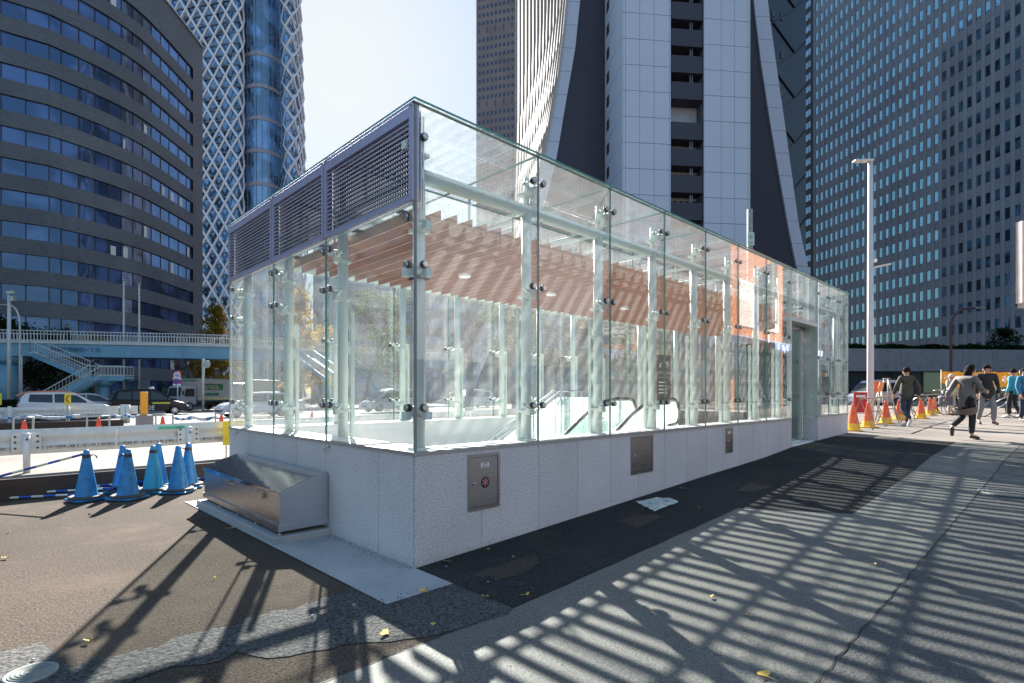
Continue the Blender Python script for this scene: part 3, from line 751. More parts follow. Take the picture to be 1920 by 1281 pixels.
# -------- lattice tower
M_LAT = mat('white_lattice', (.72,.70,.74), .5, 0, .04)
M_LAT2 = mat('pale_inner_bracing', (.26,.29,.35), .6)
bB = thing('lattice_tower', 'tall curved tower wrapped in a white diagonal lattice over blue glass', 'tower', P(450, 200))
def lobe(pts):       # pts: (px, depth) -> evenly sampled plan function
    cv = crom([P(a, d) for a, d in pts], 2.0); ln = [0]
    for a, b in zip(cv, cv[1:]): ln.append(ln[-1]+(b-a).length)
    def f(s):
        s = max(0, min(ln[-1], s))
        for i in range(len(cv)-1):
            if s <= ln[i+1]+1e-6: t = (s-ln[i])/(ln[i+1]-ln[i]); return cv[i].lerp(cv[i+1], t)
        return cv[-1]
    return f, ln[-1]
cB = P(455, 215)
def shrink(p, z):     # the tower swells slightly below and narrows above
    k = 1.0-max(0, z-83)*.0011; q = cB+(p-cB)*k; return Vector((q.x, q.y, z))
def lattice(f, ln, nd, name, m, w, off=0, zs=3.65, z1=150):
    g = MB(); du = ln/nd; nz = int(z1/zs)
    for j in range(nz):
        for i in range(nd*2+1):
            if (i+j) % 2: continue
            for di in (-1, 1):
                i2 = i+di
                if 0 <= i2 <= nd*2:
                    a = shrink(f(i*du/2), j*zs); b = shrink(f(i2*du/2), (j+1)*zs); o = (cB-a); o.z = 0; o.normalize()
                    g.bar(a+o*off, b+o*off, w, w, 0, o)
    return g.build(name, m, bB)
def skin(f, ln, name, m, off, z1=150, n=14):
    g = MB(); zs = [0, 40, 83, 110, z1]; vs = []
    for z in zs:
        for i in range(n+1):
            p = shrink(f(ln*i/n), z); o = cB-p; o.z = 0; o.normalize(); vs.append(p+o*off)
    g.add(vs, [(k*(n+1)+i, k*(n+1)+i+1, (k+1)*(n+1)+i+1, (k+1)*(n+1)+i) for k in range(len(zs)-1) for i in range(n)], 0, True)
    return g.build(name, m, bB)
fl, ll = lobe([(285, 190), (340, 187.5), (400, 185), (446, 183.2), (458, 188)])
fs, ls = lobe([(450, 190), (480, 187), (515, 190), (545, 199)])
fr_, lr = lobe([(533, 188), (545, 184), (560, 188), (573, 199)])
lattice(fl, ll, 8, 'white_lattice', M_LAT, .62)
lattice(fr_, lr, 3, 'white_lattice', M_LAT, .62)
skin(fl, ll, 'glass_skin', M_WINC, 1.6); skin(fr_, lr, 'glass_skin', M_WINC, 1.6); skin(fs, ls, 'glass_skin', M_WINC, 0)
rr = random.Random(5)
for f, ln in ((fl, ll), (fr_, lr)):
    g = MB()
    for j in range(38):
        z = j*3.8; pr = None
        for i in range(9):
            p = shrink(f(ln*i/8), z); o = cB-p; o.z = 0; o.normalize(); p = p+o*1.35
            if pr is not None: g.bar(pr, p, .12, .5, 0, (0,0,1))
            pr = p
        if j % 2 == 0:
            for _ in range(4):
                s_ = rr.random()*ln; a = shrink(f(s_), z); b = shrink(f(s_+(-1)**_*ln*.35), z+5+rr.random()*6); o = cB-a; o.z = 0; o.normalize(); g.bar(a+o*1.2, b+o*1.2, .28, .28, 0, o)
    g.build('inner_bracing', M_LAT2, bB)
M_BND = mat('pinkish_grey_band', (.34,.31,.36), .6)
for k in range(1, 12):
    z = k*11.4-6; pr = None; g = MB()
    for i in range(15):
        p = shrink(fs(ls*i/14), z); o = cB-p; o.z = 0; o.normalize(); p = p-o*.12
        if pr is not None: g.bar(pr, p, .2, 1.3, 0)
        pr = p
    g.build('floor_band', M_BND, bB)
g = MB()
for i in range(13):
    for z0, z1 in ((0, 83), (83, 150)):
        a = shrink(fs(ls*i/12), z0); b = shrink(fs(ls*i/12), z1); o = cB-a; o.z = 0; o.normalize(); g.bar(a-o*.08, b-o*.08, .14, .14, 0, o)
for k in range(75):
    z = 2*k; pr = None
    for i in range(8):
        p = shrink(fs(ls*i/7), z); o = cB-p; o.z = 0; o.normalize(); p = p-o*.06
        if pr is not None: g.bar(pr, p, .08, .10, 0)
        pr = p
g.build('glass_mullions', mat('grey_mullion', (.20,.24,.30), .5), bB)

# -------- brown tower with small windows
M_BRN = brickish('brown_tower_cladding', (.22,.17,.165), (.28,.22,.215), (.19,.145,.14))
bC = thing('brown_tower', 'slim brown tower with a grid of small blue windows', 'tower', P(930, 240))
c0, c1 = P(893, 232), P(985, 226); cb = FWD*30
g = MB(); g.prism([c0, c1, c1+cb, c0+cb], (0, 0, 215)); g.build('wall', M_BRN, bC)
ax_ = (c1-c0).normalized(); nn = Vector((ax_.y, -ax_.x, 0)); quads = []
rr = random.Random(9)
for r in range(55):
    for k in range(9):
        s0 = 1.0+k*1.83; z = 60+r*3.5
        hh = 2.6 if (r % 9 == 0) else 1.5
        if (r % 9 == 0) and k % 2: continue
        w_ = .45 if r % 9 == 0 else .95
        a = c0+ax_*s0+nn*.02; b = a+ax_*w_; quads.append([(a.x,a.y,z),(b.x,b.y,z),(b.x,b.y,z+hh),(a.x,a.y,z+hh)])
windows(bC, quads, mat('small_blue_pane', (.05,.07,.14), .3), depth=.05)

# -------- flared white tower
M_PANW = mat('pale_violet_white_panel', (.56,.58,.68), .45, 0, .025, .05)
M_PANJ = mat('panel_joint', (.12,.13,.18), .7)
M_DARK = mat('dark_purple_cladding', (.045,.04,.06), .6, 0, .08, .05)
M_RIB = mat('pale_stone_rib', (.46,.40,.35), .8, 0, .04, spec=.1)  # the ribs' own pale stone colour
bD = thing('flared_tower', 'white skyscraper flaring at its foot with dark balconies up the middle', 'tower', P(1280, 120))
SL = .11; NB = (FWD - RGT*SL).normalized(); AL = (RGT + FWD*SL).normalized()
def Q(px, py, k=0.0):     # point on the front plane pushed back by k metres
    q = (px-960)/FX; base = 89.0+k*(1+SL*SL)**.5
    d = base/(1-SL*q); return PP(px, py, d)
def face(name, poly, k, thick, m):
    g = MB(); pts = [Q(x, y, k) for x, y in poly]; g.prism(pts, NB*thick); return g.build(name, m, bD)
KB = 10.4
LE = [(1066, -60), (1063, 0), (1053, 97), (1039.5, 191), (1019, 292), (985, 420), (930, 560), (850, 737)]
LI = [(1091, -60), (1088, 0), (1078, 97), (1061, 191), (1043, 302), (1012, 420), (960, 560), (885, 737)]
RI = [(1410, -60), (1413, 0), (1427, 117), (1445, 235), (1479, 430), (1500, 530), (1560, 737)]
RO = [(1436, -60), (1439, 0), (1455, 117), (1472, 235), (1499, 430), (1520, 520), (1585, 737)]
def flare(name, A, B, k, th, m, joints=True):
    g = MB(); a = [Q(*p, k) for p in A]; b = [Q(*p, k) for p in B]
    # resample both edges to common heights
    zs = [0+i*4.36 for i in range(0, 20)]
    def at(e, z):
        e = sorted(e, key=lambda p: p.z)
        if z <= e[0].z: return Vector((e[0].x, e[0].y, z))
        for p, q in zip(e, e[1:]):
            if z <= q.z: r = p.lerp(q, (z-p.z)/max(1e-6, q.z-p.z)); r.z = z; return r
        return Vector((e[-1].x, e[-1].y, z))
    for z0, z1 in zip(zs, zs[1:]):
        zz = z0+(.07 if joints else 0)
        g.prism([at(a, zz), at(b, zz), at(b, z1), at(a, z1)], NB*th)
    return g.build(name, m, bD), at, a, b
flare('flared_edge', LE, LI, KB, .8, M_PANW)
flare('flared_edge', RI, RO, KB, .8, M_PANW)
face('dark_wall', [(1091,-60),(1140,-60),(1140,737),(885,737),(960,560),(1012,420),(1043,302),(1061,191),(1078,97),(1088,0)], KB+.5, 1.0, M_DARK)
face('dark_wall', [(1400,-60),(1410,-60),(1413,0),(1427,117),(1445,235),(1479,430),(1500,530),(1560,737),(1400,737)], KB+.5, 1.0, M_DARK)
g = MB(); g.prism([Q(1110, 737, KB+1.6), Q(1440, 737, KB+1.6), Q(1440, -80, KB+1.6), Q(1110, -80, KB+1.6)], NB*20); g.build('tower_core', M_DARK, bD)
# projecting centre shafts: panels with joints
def shaft(x0, x1, x0b, x1b, cols, side=False):
    g = MB(); zs = [0+i*4.36 for i in range(20)]
    for z0, z1 in zip(zs, zs[1:]):
        for c0_, c1_ in zip(cols, cols[1:]):
            def pt(c, z):
                k = max(0, (28-z)/28)*.35; xx = (x0+(x1-x0)*c)+k*((x0b-x0)*(1-c)+(x1b-x1)*c)
                d = 89.0/(1-SL*(xx-960)/FX); return P(xx, d, z)
            e = .0035
            a, b, c_, d_ = pt(c0_+e, z0+.04), pt(c1_-e, z0+.04), pt(c1_-e, z1-.04), pt(c0_+e, z1-.04)
            g.prism([a, b, c_, d_], NB*.3)
    g.build('white_panels', M_PANW, bD)
shaft(1168, 1258, 1168, 1262, [0, .056, .35, .65, .97, 1])
shaft(1320, 1407, 1323, 1412, [0, .37, .66, .95, 1])
def solid(px0, px1, k0, k1, m, name, y0=737, y1=-60):
    g = MB(); a, b = Q(px0, y0, k0), Q(px1, y0, k0); z0, z1 = 0, 82
    a.z = b.z = z0; g.prism([a, b, b+NB*(k1-k0), a+NB*(k1-k0)], (0, 0, z1)); return g.build(name, m, bD)
solid(1168.4, 1257.6, .22, KB, M_PANJ, 'shaft_backing'); solid(1320.4, 1406.6, .22, KB, M_PANJ, 'shaft_backing')
# left return face of the shaft with its small openings
g = MB(); a0 = Q(1168, 737); 
for z0 in [i*4.36 for i in range(19)]:
    a = Vector((a0.x, a0.y, z0+.04))-AL*.12; b = a+NB*KB; g.prism([a, b, b+Vector((0,0,4.28)), a+Vector((0,0,4.28))], AL*.1)
g.build('white_panels', M_PANW, bD)
qs = []
for i in range(19):
    a = Vector((a0.x, a0.y, i*4.36+1.6))-AL*.14+NB*(KB-2.8); b = a+NB*1.5; qs.append([b, a, a+Vector((0,0,1.9)), b+Vector((0,0,1.9))])
windows(bD, qs, mat('slot_dark', (.03,.035,.05), .4), depth=.04)
# centre recess with balconies
solid(1256, 1322, 3.2, KB, mat('recess_wall', (.50,.51,.58), .7), 'recess_wall')
ys = [-30, 22, 72, 121.5, 171, 246, 295.5, 345.5, 396]
for y in ys:
    g = MB(); a = Q(1258.6, y+17, .4); b = Q(1319.6, y+17, .4); z0 = ZY(y+17, 93); a.z = b.z = z0-0; h = 2.9
    g.prism([a, b, b+NB*.25, a+NB*.25], (0, 0, h)); g.prism([a+NB*.26, b+NB*.26, b+NB*2.75, a+NB*2.75], (0, 0, .3))
    g.build('balcony', M_DARK, bD)
qs = []
for y in ys:
    z = ZY(y+17, 93)+3.0
    for x0, x1 in ((1262, 1270), (1274, 1281), (1284, 1292), (1294, 1306)):
        a, b = Q(x0, 737, 3.15), Q(x1, 737, 3.15); qs.append([(a.x,a.y,z-1.2),(b.x,b.y,z-1.2),(b.x,b.y,z+1.1),(a.x,a.y,z+1.1)])
windows(bD, qs, M_WIND, name='door_window', depth=.04)
g = MB()
for y in ys:
    z = ZY(y+17, 93)+2.9
    for x in (1294, 1298): p = Q(x, 737, .9); g.bar((p.x,p.y,z), (p.x,p.y,z+1.5), .12, .12)
g.build('escape_ladder', M_COPE, bD)
# ribbed side lit by the sun
Fr = [Q(x, y, KB) for x, y in LE]
def bk(z): q = P(968 - max(0, (75-z))*.15, 152); return Vector((q.x, q.y, z))
def fr(z):
    e = sorted(Fr, key=lambda p: p.z)
    for p, q in zip(e, e[1:]):
        if p.z <= z <= q.z: r = p.lerp(q, (z-p.z)/(q.z-p.z)); r.z = z; return r
    return Vector((e[-1].x, e[-1].y, z)) if z > e[-1].z else Vector((e[0].x, e[0].y, z))
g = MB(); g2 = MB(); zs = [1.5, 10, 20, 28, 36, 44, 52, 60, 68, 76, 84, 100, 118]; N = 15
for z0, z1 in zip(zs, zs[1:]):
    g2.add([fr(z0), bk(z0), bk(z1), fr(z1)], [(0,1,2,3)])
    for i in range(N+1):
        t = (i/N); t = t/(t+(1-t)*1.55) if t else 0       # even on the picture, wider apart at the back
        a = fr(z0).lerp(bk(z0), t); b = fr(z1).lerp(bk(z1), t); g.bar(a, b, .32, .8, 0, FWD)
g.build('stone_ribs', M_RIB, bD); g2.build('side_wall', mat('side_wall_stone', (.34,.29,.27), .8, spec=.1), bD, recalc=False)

# -------- dark braced tower behind
bF = thing('dark_braced_tower', 'near black glass tower with diagonal braces behind the flared white tower', 'tower', P(1480, 170))
a, b = P(1405, 150), P(1518, 160); t_ = (b-a).normalized(); nb = Vector((-t_.y, t_.x, 0)); nb = nb if nb.dot(FWD) > 0 else -nb
g = MB(); g.prism([a, b, b+nb*30, a+nb*30], (0, 0, 150)); g.build('glass_wall', winmat('black_blue_glass', (.006,.008,.014), .06, (.2,.35,.7), rough=.15), bF)
g = MB(); ln = (b-a).length
for k in range(12):
    z = k*13-4
    for s0, s1 in ((0, ln*.75), (ln*.75, 0)):
        p = a+t_*s0-nb*.2; q = a+t_*s1-nb*.2; g.bar((p.x,p.y,z), (q.x,q.y,z+13), .5, .3, 0, nb)
    p = a+t_*(ln*.75)-nb*.2; q = b-nb*.2; g.bar((p.x,p.y,z), (q.x,q.y,z+6), .5, .3, 0, nb)
g.build('diagonal_braces', mat('black_brace', (.012,.012,.018), .5), bF)
qs = []
for k in range(45):
    for s0 in (ln*.35, ln*.5):
        if k % 3 == 0: p = a+t_*s0-nb*.1; q = p+t_*1.2; qs.append([(p.x,p.y,k*3.6),(q.x,q.y,k*3.6),(q.x,q.y,k*3.6+2),(p.x,p.y,k*3.6+2)])
windows(bF, qs, mat('faint_panel', (.03,.035,.05), .4), depth=.06)

# -------- grey gridded tower on the right
M_CON = brickish('grey_precast_cladding', (.22,.24,.29), (.29,.31,.36), (.20,.21,.25))
bE = thing('gridded_office_tower', 'broad grey office tower with vertical piers and rows of narrow blue windows', 'office building', P(1750, 120))
e0 = P(1527, 137); e1 = P(1905, 90); te = (e1-e0).normalized(); ne = Vector((te.y, -te.x, 0)); 
if ne.dot(CAM-e0) < 0: ne = -ne
MOD = 1.62; NC = 56; HZ = [4.0+3.7*i for i in range(30)]; FH = 3.7
g = MB(); e2 = e0+te*(MOD*NC); g.prism([e0-ne*.5, e2-ne*.5, e2-ne*30, e0-ne*30], (0, 0, HZ[-1])); g.build('tower_body', M_CON, bE)
g = MB()
for c in range(NC+1):
    p = e0+te*(c*MOD)
    for z0 in [0]: g.prism([p-te*.36, p-te*.17+ne*.14, p+te*.17+ne*.14, p+te*.36, p+te*.36-ne*.45, p-te*.36-ne*.45], (0, 0, HZ[-1]))
g.build('pier_facing', M_CON, bE)
g = MB()
for z in HZ[:-1]:
    a = e0-ne*.1; b = e2-ne*.1; g.prism([(a.x,a.y,z-.9),(b.x,b.y,z-.9),(b.x,b.y,z+.9),(a.x,a.y,z+.9)], -ne*.3)
g.build('spandrels', M_CON, bE)
g = MB()
for z in HZ[:-1]:
    for c in range(NC+1):
        p = e0+te*(c*MOD)+ne*.145; g.obox((p.x, p.y, z+.95), te*.165, ne*.006, (0,0,.025))
g.build('pier_joints', M_PANJ, bE)
quads = []
for z in HZ[:-1]:
    for c in range(NC):
        a = e0+te*(c*MOD+.36)-ne*.17; b = e0+te*((c+1)*MOD-.36)-ne*.17
        quads.append([(a.x,a.y,z+.9),(b.x,b.y,z+.9),(b.x,b.y,z+FH-.9),(a.x,a.y,z+FH-.9)])
windows(bE, quads, M_WINE, depth=.05)
# narrow end return with ribbon windows
s0 = P(1511, 140); g = MB(); g.prism([s0, e0, e0-ne*6, s0-ne*6], (0, 0, 112)); g.build('end_wall', M_MULL, bE)
ts = (e0-s0).normalized(); ns = Vector((ts.y, -ts.x, 0)); ns = ns if ns.dot(CAM-s0) > 0 else -ns; qs = []
for k in range(36):
    for j in range(2): a = s0+ts*(.15+j*.9)+ns*.06; b = a+ts*.75; qs.append([(a.x,a.y,3.1*k+1),(b.x,b.y,3.1*k+1),(b.x,b.y,3.1*k+2.6),(a.x,a.y,3.1*k+2.6)])
windows(bE, qs, M_WINC, name='end_window', depth=.04)

# -------- podium with hedge
bP = thing('concrete_podium', 'long low concrete podium with a hedge along its top and dark windows below', 'podium building', P(1750, 58))
a, b = P(1330, 54), P(2080, 58); tp = (b-a).normalized(); nb = Vector((-tp.y, tp.x, 0)); nb = nb if nb.dot(FWD) > 0 else -nb
L = (b-a).length; g = MB()
nseg = int(L/3.2)
for k in range(nseg):
    p = a+tp*(L*k/nseg+.015); q = a+tp*(L*(k+1)/nseg-.015); g.prism([(p.x,p.y,3.75),(q.x,q.y,3.75),(q.x,q.y,6.05),(p.x,p.y,6.05)], nb*.3)
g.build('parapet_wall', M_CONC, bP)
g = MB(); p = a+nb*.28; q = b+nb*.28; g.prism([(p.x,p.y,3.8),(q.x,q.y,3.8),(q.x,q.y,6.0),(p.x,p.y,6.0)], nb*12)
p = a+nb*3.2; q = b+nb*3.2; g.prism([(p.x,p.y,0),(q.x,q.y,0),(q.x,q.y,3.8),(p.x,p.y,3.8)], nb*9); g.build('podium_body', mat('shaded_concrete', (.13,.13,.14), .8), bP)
g = MB()
for k in range(nseg):
    p = a+tp*(L*k/nseg)+nb*1.2; g.box(p.x-.12, p.x+.12, p.y-.12, p.y+.12, .4, 3.78)
g.build('window_piers', M_MULL, bP)
qs = []
for k in range(nseg):
    p = a+tp*(L*k/nseg+.15)+nb*1.25; q = a+tp*(L*(k+1)/nseg-.15)+nb*1.25; qs.append([(p.x,p.y,.9),(q.x,q.y,.9),(q.x,q.y,3.76),(p.x,p.y,3.76)])
windows(bP, qs, winmat('shop_window_glass', (.03,.05,.055), .5, (.6,.8,.85)), depth=.05)

# -------- buildings glimpsed through the glass, and the row facing them
def block(label, name, cat, px0, d0, px1, d1, h, wallm, fh=3.6, wh=1.8, mod=0, dep=20, glassm=None, base=0):
    o = thing(name, label, cat, P((px0+px1)/2, (d0+d1)/2+dep/2)); a, b = P(px0, d0), P(px1, d1); t = (b-a).normalized(); n_ = Vector((-t.y, t.x, 0)); n_ = n_ if n_.dot(FWD) > 0 else -n_
    g = MB(); g.prism([a, b, b+n_*dep, a+n_*dep], (0, 0, h)); g.build('wall', wallm, o); L = (b-a).length; qs = []
    for k in range(int((h-base)/fh)):
        z = base+k*fh+.9
        if mod:
            for j in range(int(L/mod)): p = a+t*(j*mod+.3)-n_*.02; q = p+t*(mod-.6); qs.append([(p.x,p.y,z),(q.x,q.y,z),(q.x,q.y,z+wh),(p.x,p.y,z+wh)])
        else: p = a+t*.4-n_*.02; q = b-t*.4-n_*.02; qs.append([(p.x,p.y,z),(q.x,q.y,z),(q.x,q.y,z+wh),(p.x,p.y,z+wh)])
    windows(o, qs, glassm or M_WINA, depth=.05, n_parts=60); return o
block('white banded high rise seen through the left end of the glass', 'banded_high_rise', 'high rise', 655, 150, 745, 162, 52, mat('white_band_wall', (.42,.42,.46), .6), 3.4, 1.5)
block('blue glass high rise left of the white banded one behind the glass', 'glass_high_rise', 'high rise', 628, 175, 656, 176, 58, mat('blue_grey_wall', (.18,.22,.30), .5), 3.4, 2.3, 2.2)
block('grey violet office block behind the bare trees', 'grey_office_block', 'office building', 752, 118, 960, 124, 30, mat('grey_violet_wall', (.17,.165,.21), .7), 3.8, 1.6, 3.2, 25)
block('brown tiled block with dark windows right of the grey office block', 'brown_office_block', 'office building', 965, 88, 1330, 92, 16, mat('brown_violet_wall', (.12,.11,.13), .7), 3.8, 1.8, 3.0, 18)
# orange fronted shop to the right of the picture, mirrored in the long glass wall
sh = thing('orange_shop', 'orange fronted shop with blue awning mirrored in the long glass wall', 'shop', (28, -8, .6))
M_ORG = mat('orange_shop_wall', (.58,.19,.06), .6, 0, .06)
g = MB(); g.box(24.4, 31.5, -18, -8, .6, 9.3); g.build('wall', M_ORG, sh)
g = MB(); g.box(25.2, 30.6, -7.99, -7.9, 5.0, 7.4); g.build('sign_panel', mat('white_shop_sign', (.8,.74,.68), .5), sh)
g = MB()
for k in range(24):
    x = 24.5+k*.3; g.add([(x,-7.95,4.5),(x+.3,-7.95,4.5),(x+.3,-5.9,3.9),(x,-5.9,3.9),(x+.28,-5.9,3.6),(x+.02,-5.9,3.6)], [(0,1,2,3),(3,2,4,5)], k % 2)
g.build('awning', [mat('blue_awning', (.04,.16,.55), .6), mat('white_awning_stripe', (.7,.72,.76), .6)], sh, recalc=False)
g = MB(); g.box(24.8, 31.2, -7.99, -7.95, .65, 3.9); g.build('shop_window', M_WIND, sh)

# unseen blocks added beyond the view to fill and darken the glass reflections
def side_block(name, lb, x0, x1, y0, y1, h, wall, fh=3.8, mod=3.2, face='n'):
    o = thing(name, lb, 'office building', ((x0+x1)/2, (y0+y1)/2, 0)); g = MB(); g.box(x0, x1, y0, y1, 0, h); g.build('wall', wall, o); g = MB(); qs = []
    for k in range(int(h/fh)-1):
        z = .9+k*fh
        for j in range(int((x1-x0)/mod)):
            a = x0+j*mod+.4; b = a+mod-.8; y = y1+.03 if face == 'n' else y0-.03; qs.append([(a,y,z),(b,y,z),(b,y,z+2),(a,y,z+2)] if face == 's' else [(b,y,z),(a,y,z),(a,y,z+2),(b,y,z+2)])
    windows(o, qs, M_WINA, depth=.05, n_parts=20)
side_block('added_grey_block', 'unseen grey block added to darken reflections in the left part of the long glass wall', -26, 8, -52, -34, 19, mat('side_block_grey', (.34,.33,.33), .8))
side_block('added_slate_block', 'unseen slate coloured block added to fill the reflection beside the orange shop', 9, 24.2, -34, -15, 10, mat('side_block_slate', (.28,.28,.30), .8))
side_block('added_tan_block', 'unseen tan block added to darken reflections in the left end glass', -90, -14, 66, 90, 42, mat('side_block_tan', (.20,.18,.17), .8), face='s')
side_block('added_far_block', 'unseen block further along added to darken reflections at the right end of the glass', 33, 70, -45, -20, 24, mat('side_block_slate', (.13,.13,.16), .8))
# ------------------------------------------------------------------ street furniture, left side
def atv(px, v):
    q = (px-960)/FX; rv = v-CAM.y; return CAM.x + rv*(q*FWD.y-RGT.y)/(RGT.x-q*FWD.x)
M_BLUE = mat('worn_blue_plastic', (.015,.20,.46), .45, 0, .35, 9)
M_TEAL = mat('worn_teal_plastic', (.02,.30,.42), .4, 0, .2, 5)
M_REDC = mat('red_orange_plastic', (.85,.09,.03), .45, 0, .08, 5)
M_ORC = mat('scuffed_orange_plastic', (.85,.15,.06), .5, 0, .22, 9)  # the cones' own orange, scuffed at random
M_YEL = mat('yellow_plastic', (.85,.48,.03), .45, 0, .08)
M_GREYR = mat('grey_rubber_weight', (.06,.06,.062), .7)
M_WHT = mat('worn_white_paint', (.68,.68,.64), .45, 0, .12, 6)
M_TAPE = mat('black_tape', (.015,.015,.017), .35)
def cone(name, label, cat, group, body, tapec=None, yb=False, weight=True):
    t = thing(name, label, cat, (0,0,0), 0, group)
    g = MB(); h0 = .035
    g.box(-.19, .19, -.19, .19, .0, .028); g.build('base', M_YEL if yb else body, t, world=False, bevel=.006)
    g = MB(); prof = [(.145, .028), (.14, .05), (.135, .06), (.115, .2), (.036, .67), (.034, .69), (.022, .70), (.0, .702)]
    if yb: prof = [(.136, .19), (.036, .67), (.04, .675), (.04, .695), (.02, .705), (0, .705)]
    g.lathe(prof, n=28); g.build('cone_body', body, t, world=False)
    if yb: g = MB(); g.lathe([(.165, .028), (.16, .05), (.14, .19)], n=28); g.build('yellow_collar', M_YEL, t, world=False)
    if weight and not yb:
        g = MB(); g.lathe([(.21, .030), (.215, .045), (.205, .062), (.15, .064), (.148, .030)], n=28); g.build('rubber_weight', M_GREYR, t, world=False)
    if tapec is not None:
        g = MB(); g.lathe([(.052, .585), (.047, .635)], n=20); g.tube([(.05, 0, .61), (.09, .01, .63), (.12, .0, .60), (.14, .02, .57)], .008, 6); g.build('clip_band', tapec, t, world=False)
    return t
GB = 'blue cones by the excavation board'
k1 = cone('traffic_cone', 'blue cone furthest left, holding the end of a striped bar', 'traffic cone', GB, M_BLUE, M_TAPE)
k2 = cone('traffic_cone', 'teal cone, front one of the third pair, with a black strap', 'traffic cone', GB, M_TEAL, M_TAPE)
k3 = cone('traffic_cone', 'blue cone without a strap hiding behind the second cone from the left', 'traffic cone', GB, M_BLUE)
def put(t, px, d, rz): t.location = P(px, d, gz(*P(px, d)[:2])+.012); t.rotation_euler.z = rz; ROOTLOC[t] = Vector(t.location)
put(k1, 162, 7.62, .3); put(k2, 287, 8.25, 1.0); put(k3, 230, 8.25, .5)
LB = [(240, 7.72, 2.2, k1, 'blue cone with a broad black band, second from the left in the front row'),
      (297, 8.62, .4, k3, 'blue cone mostly hidden behind the teal cone'),
      (334, 8.22, .9, k3, 'blue cone with a paler streak, nearest the stainless box in the front row'),
      (353, 8.66, 2.9, k1, 'blue cone furthest right and back, with a dangling black strap')]
for px, d, rz, src, lb in LB:
    c = dup(src, (0,0,0), rz, lb); put(c, px, d, rz)
RC = [(45, 15.9, 'red cone behind the white guardrail, furthest left'), (185, 17.5, 'red cone behind the guardrail below the orange roofed car'),
      (305, 18.7, 'red cone behind the guardrail right of the yellow post'), (415, 21, 'red cone beside the corner of the glass entrance, in front of a white car')]
r0 = cone('traffic_cone', RC[0][2], 'traffic cone', 'red cones behind the guardrail', M_REDC); put(r0, 45, 15.9, 0)
for px, d, lb in RC[1:]: put(dup(r0, (0,0,0), .3, lb), px, d, .3)
for px, d, lb in ((585, 24, 'red cone seen through the left end glass'), (758, 26, 'red cone seen through the glass just left of the corner post'), (906, 27, 'red cone seen through the long glass wall, left of the first inner post'), (1052, 28, 'red cone seen through the long glass wall beside the stair rail')):
    put(dup(r0, (0,0,0), .3, lb), px, d, .3)
M_BB = mat('blue_bar_paint', (.01,.07,.40), .4)
M_BW = mat('white_bar_paint', (.62,.62,.52), .4, 0, .1)
def striped(label, a, b, n, r=.017):
    a, b = Vector(a), Vector(b); t = thing('striped_bar', label, 'barrier bar', (a+b)/2, 0, 'blue and white bars by the cones')
    g = MB()
    for k in range(n):
        p, q = a.lerp(b, k/n), a.lerp(b, (k+1)/n); g.tube([p, q], r, 10, k % 2, caps=k in (0, n-1))
    g.build('bar', [M_BB, M_BW], t)
    g = MB(); g.tube([b, b+(b-a).normalized()*.05], r*1.3, 10); g.build('end_ring', M_TAPE, t)
striped('striped bar leaning from the ground up to the leftmost blue cone', P(-45, 7.45, .28), P(158, 7.62, .655), 9)
striped('striped bar lying nearest the camera, running off the left edge', P(-60, 7.5, .03), P(150, 7.86, .045), 9)
striped('striped bar lying just behind the front one, towards the second cone', P(-30, 7.78, .045), P(215, 8.05, .10), 11)
striped('striped bar lying against the board between the second and third cones', P(150, 8.15, .09), P(290, 8.75, .10), 8)
striped('short striped bar lying by the board near the stainless box', P(290, 8.95, .06), P(415, 9.4, .05), 6)
M_BOARD = brickish('dark_brown_board', (.045,.028,.02), (.085,.055,.04), (.03,.02,.015))
def board(label, u0, u1, v, h):
    g = MB(); n = max(1, int((u1-u0)/1.8))
    for k in range(n): a = u0+(u1-u0)*k/n; b = u0+(u1-u0)*(k+1)/n; g.box(a+.003, b-.003, v, v+.04, -.05, h, 0)
    g.box(u0, u1, v+.041, v+.1, -.05, h-.02)
    return tag(g.build('timber_board', M_BOARD), label, 'board')
board('dark brown excavation board behind the blue cones', -9, .9, 6.46, .30)
board('dark brown board between the two white guardrails', -14, atv(232, 26), 26, .30)
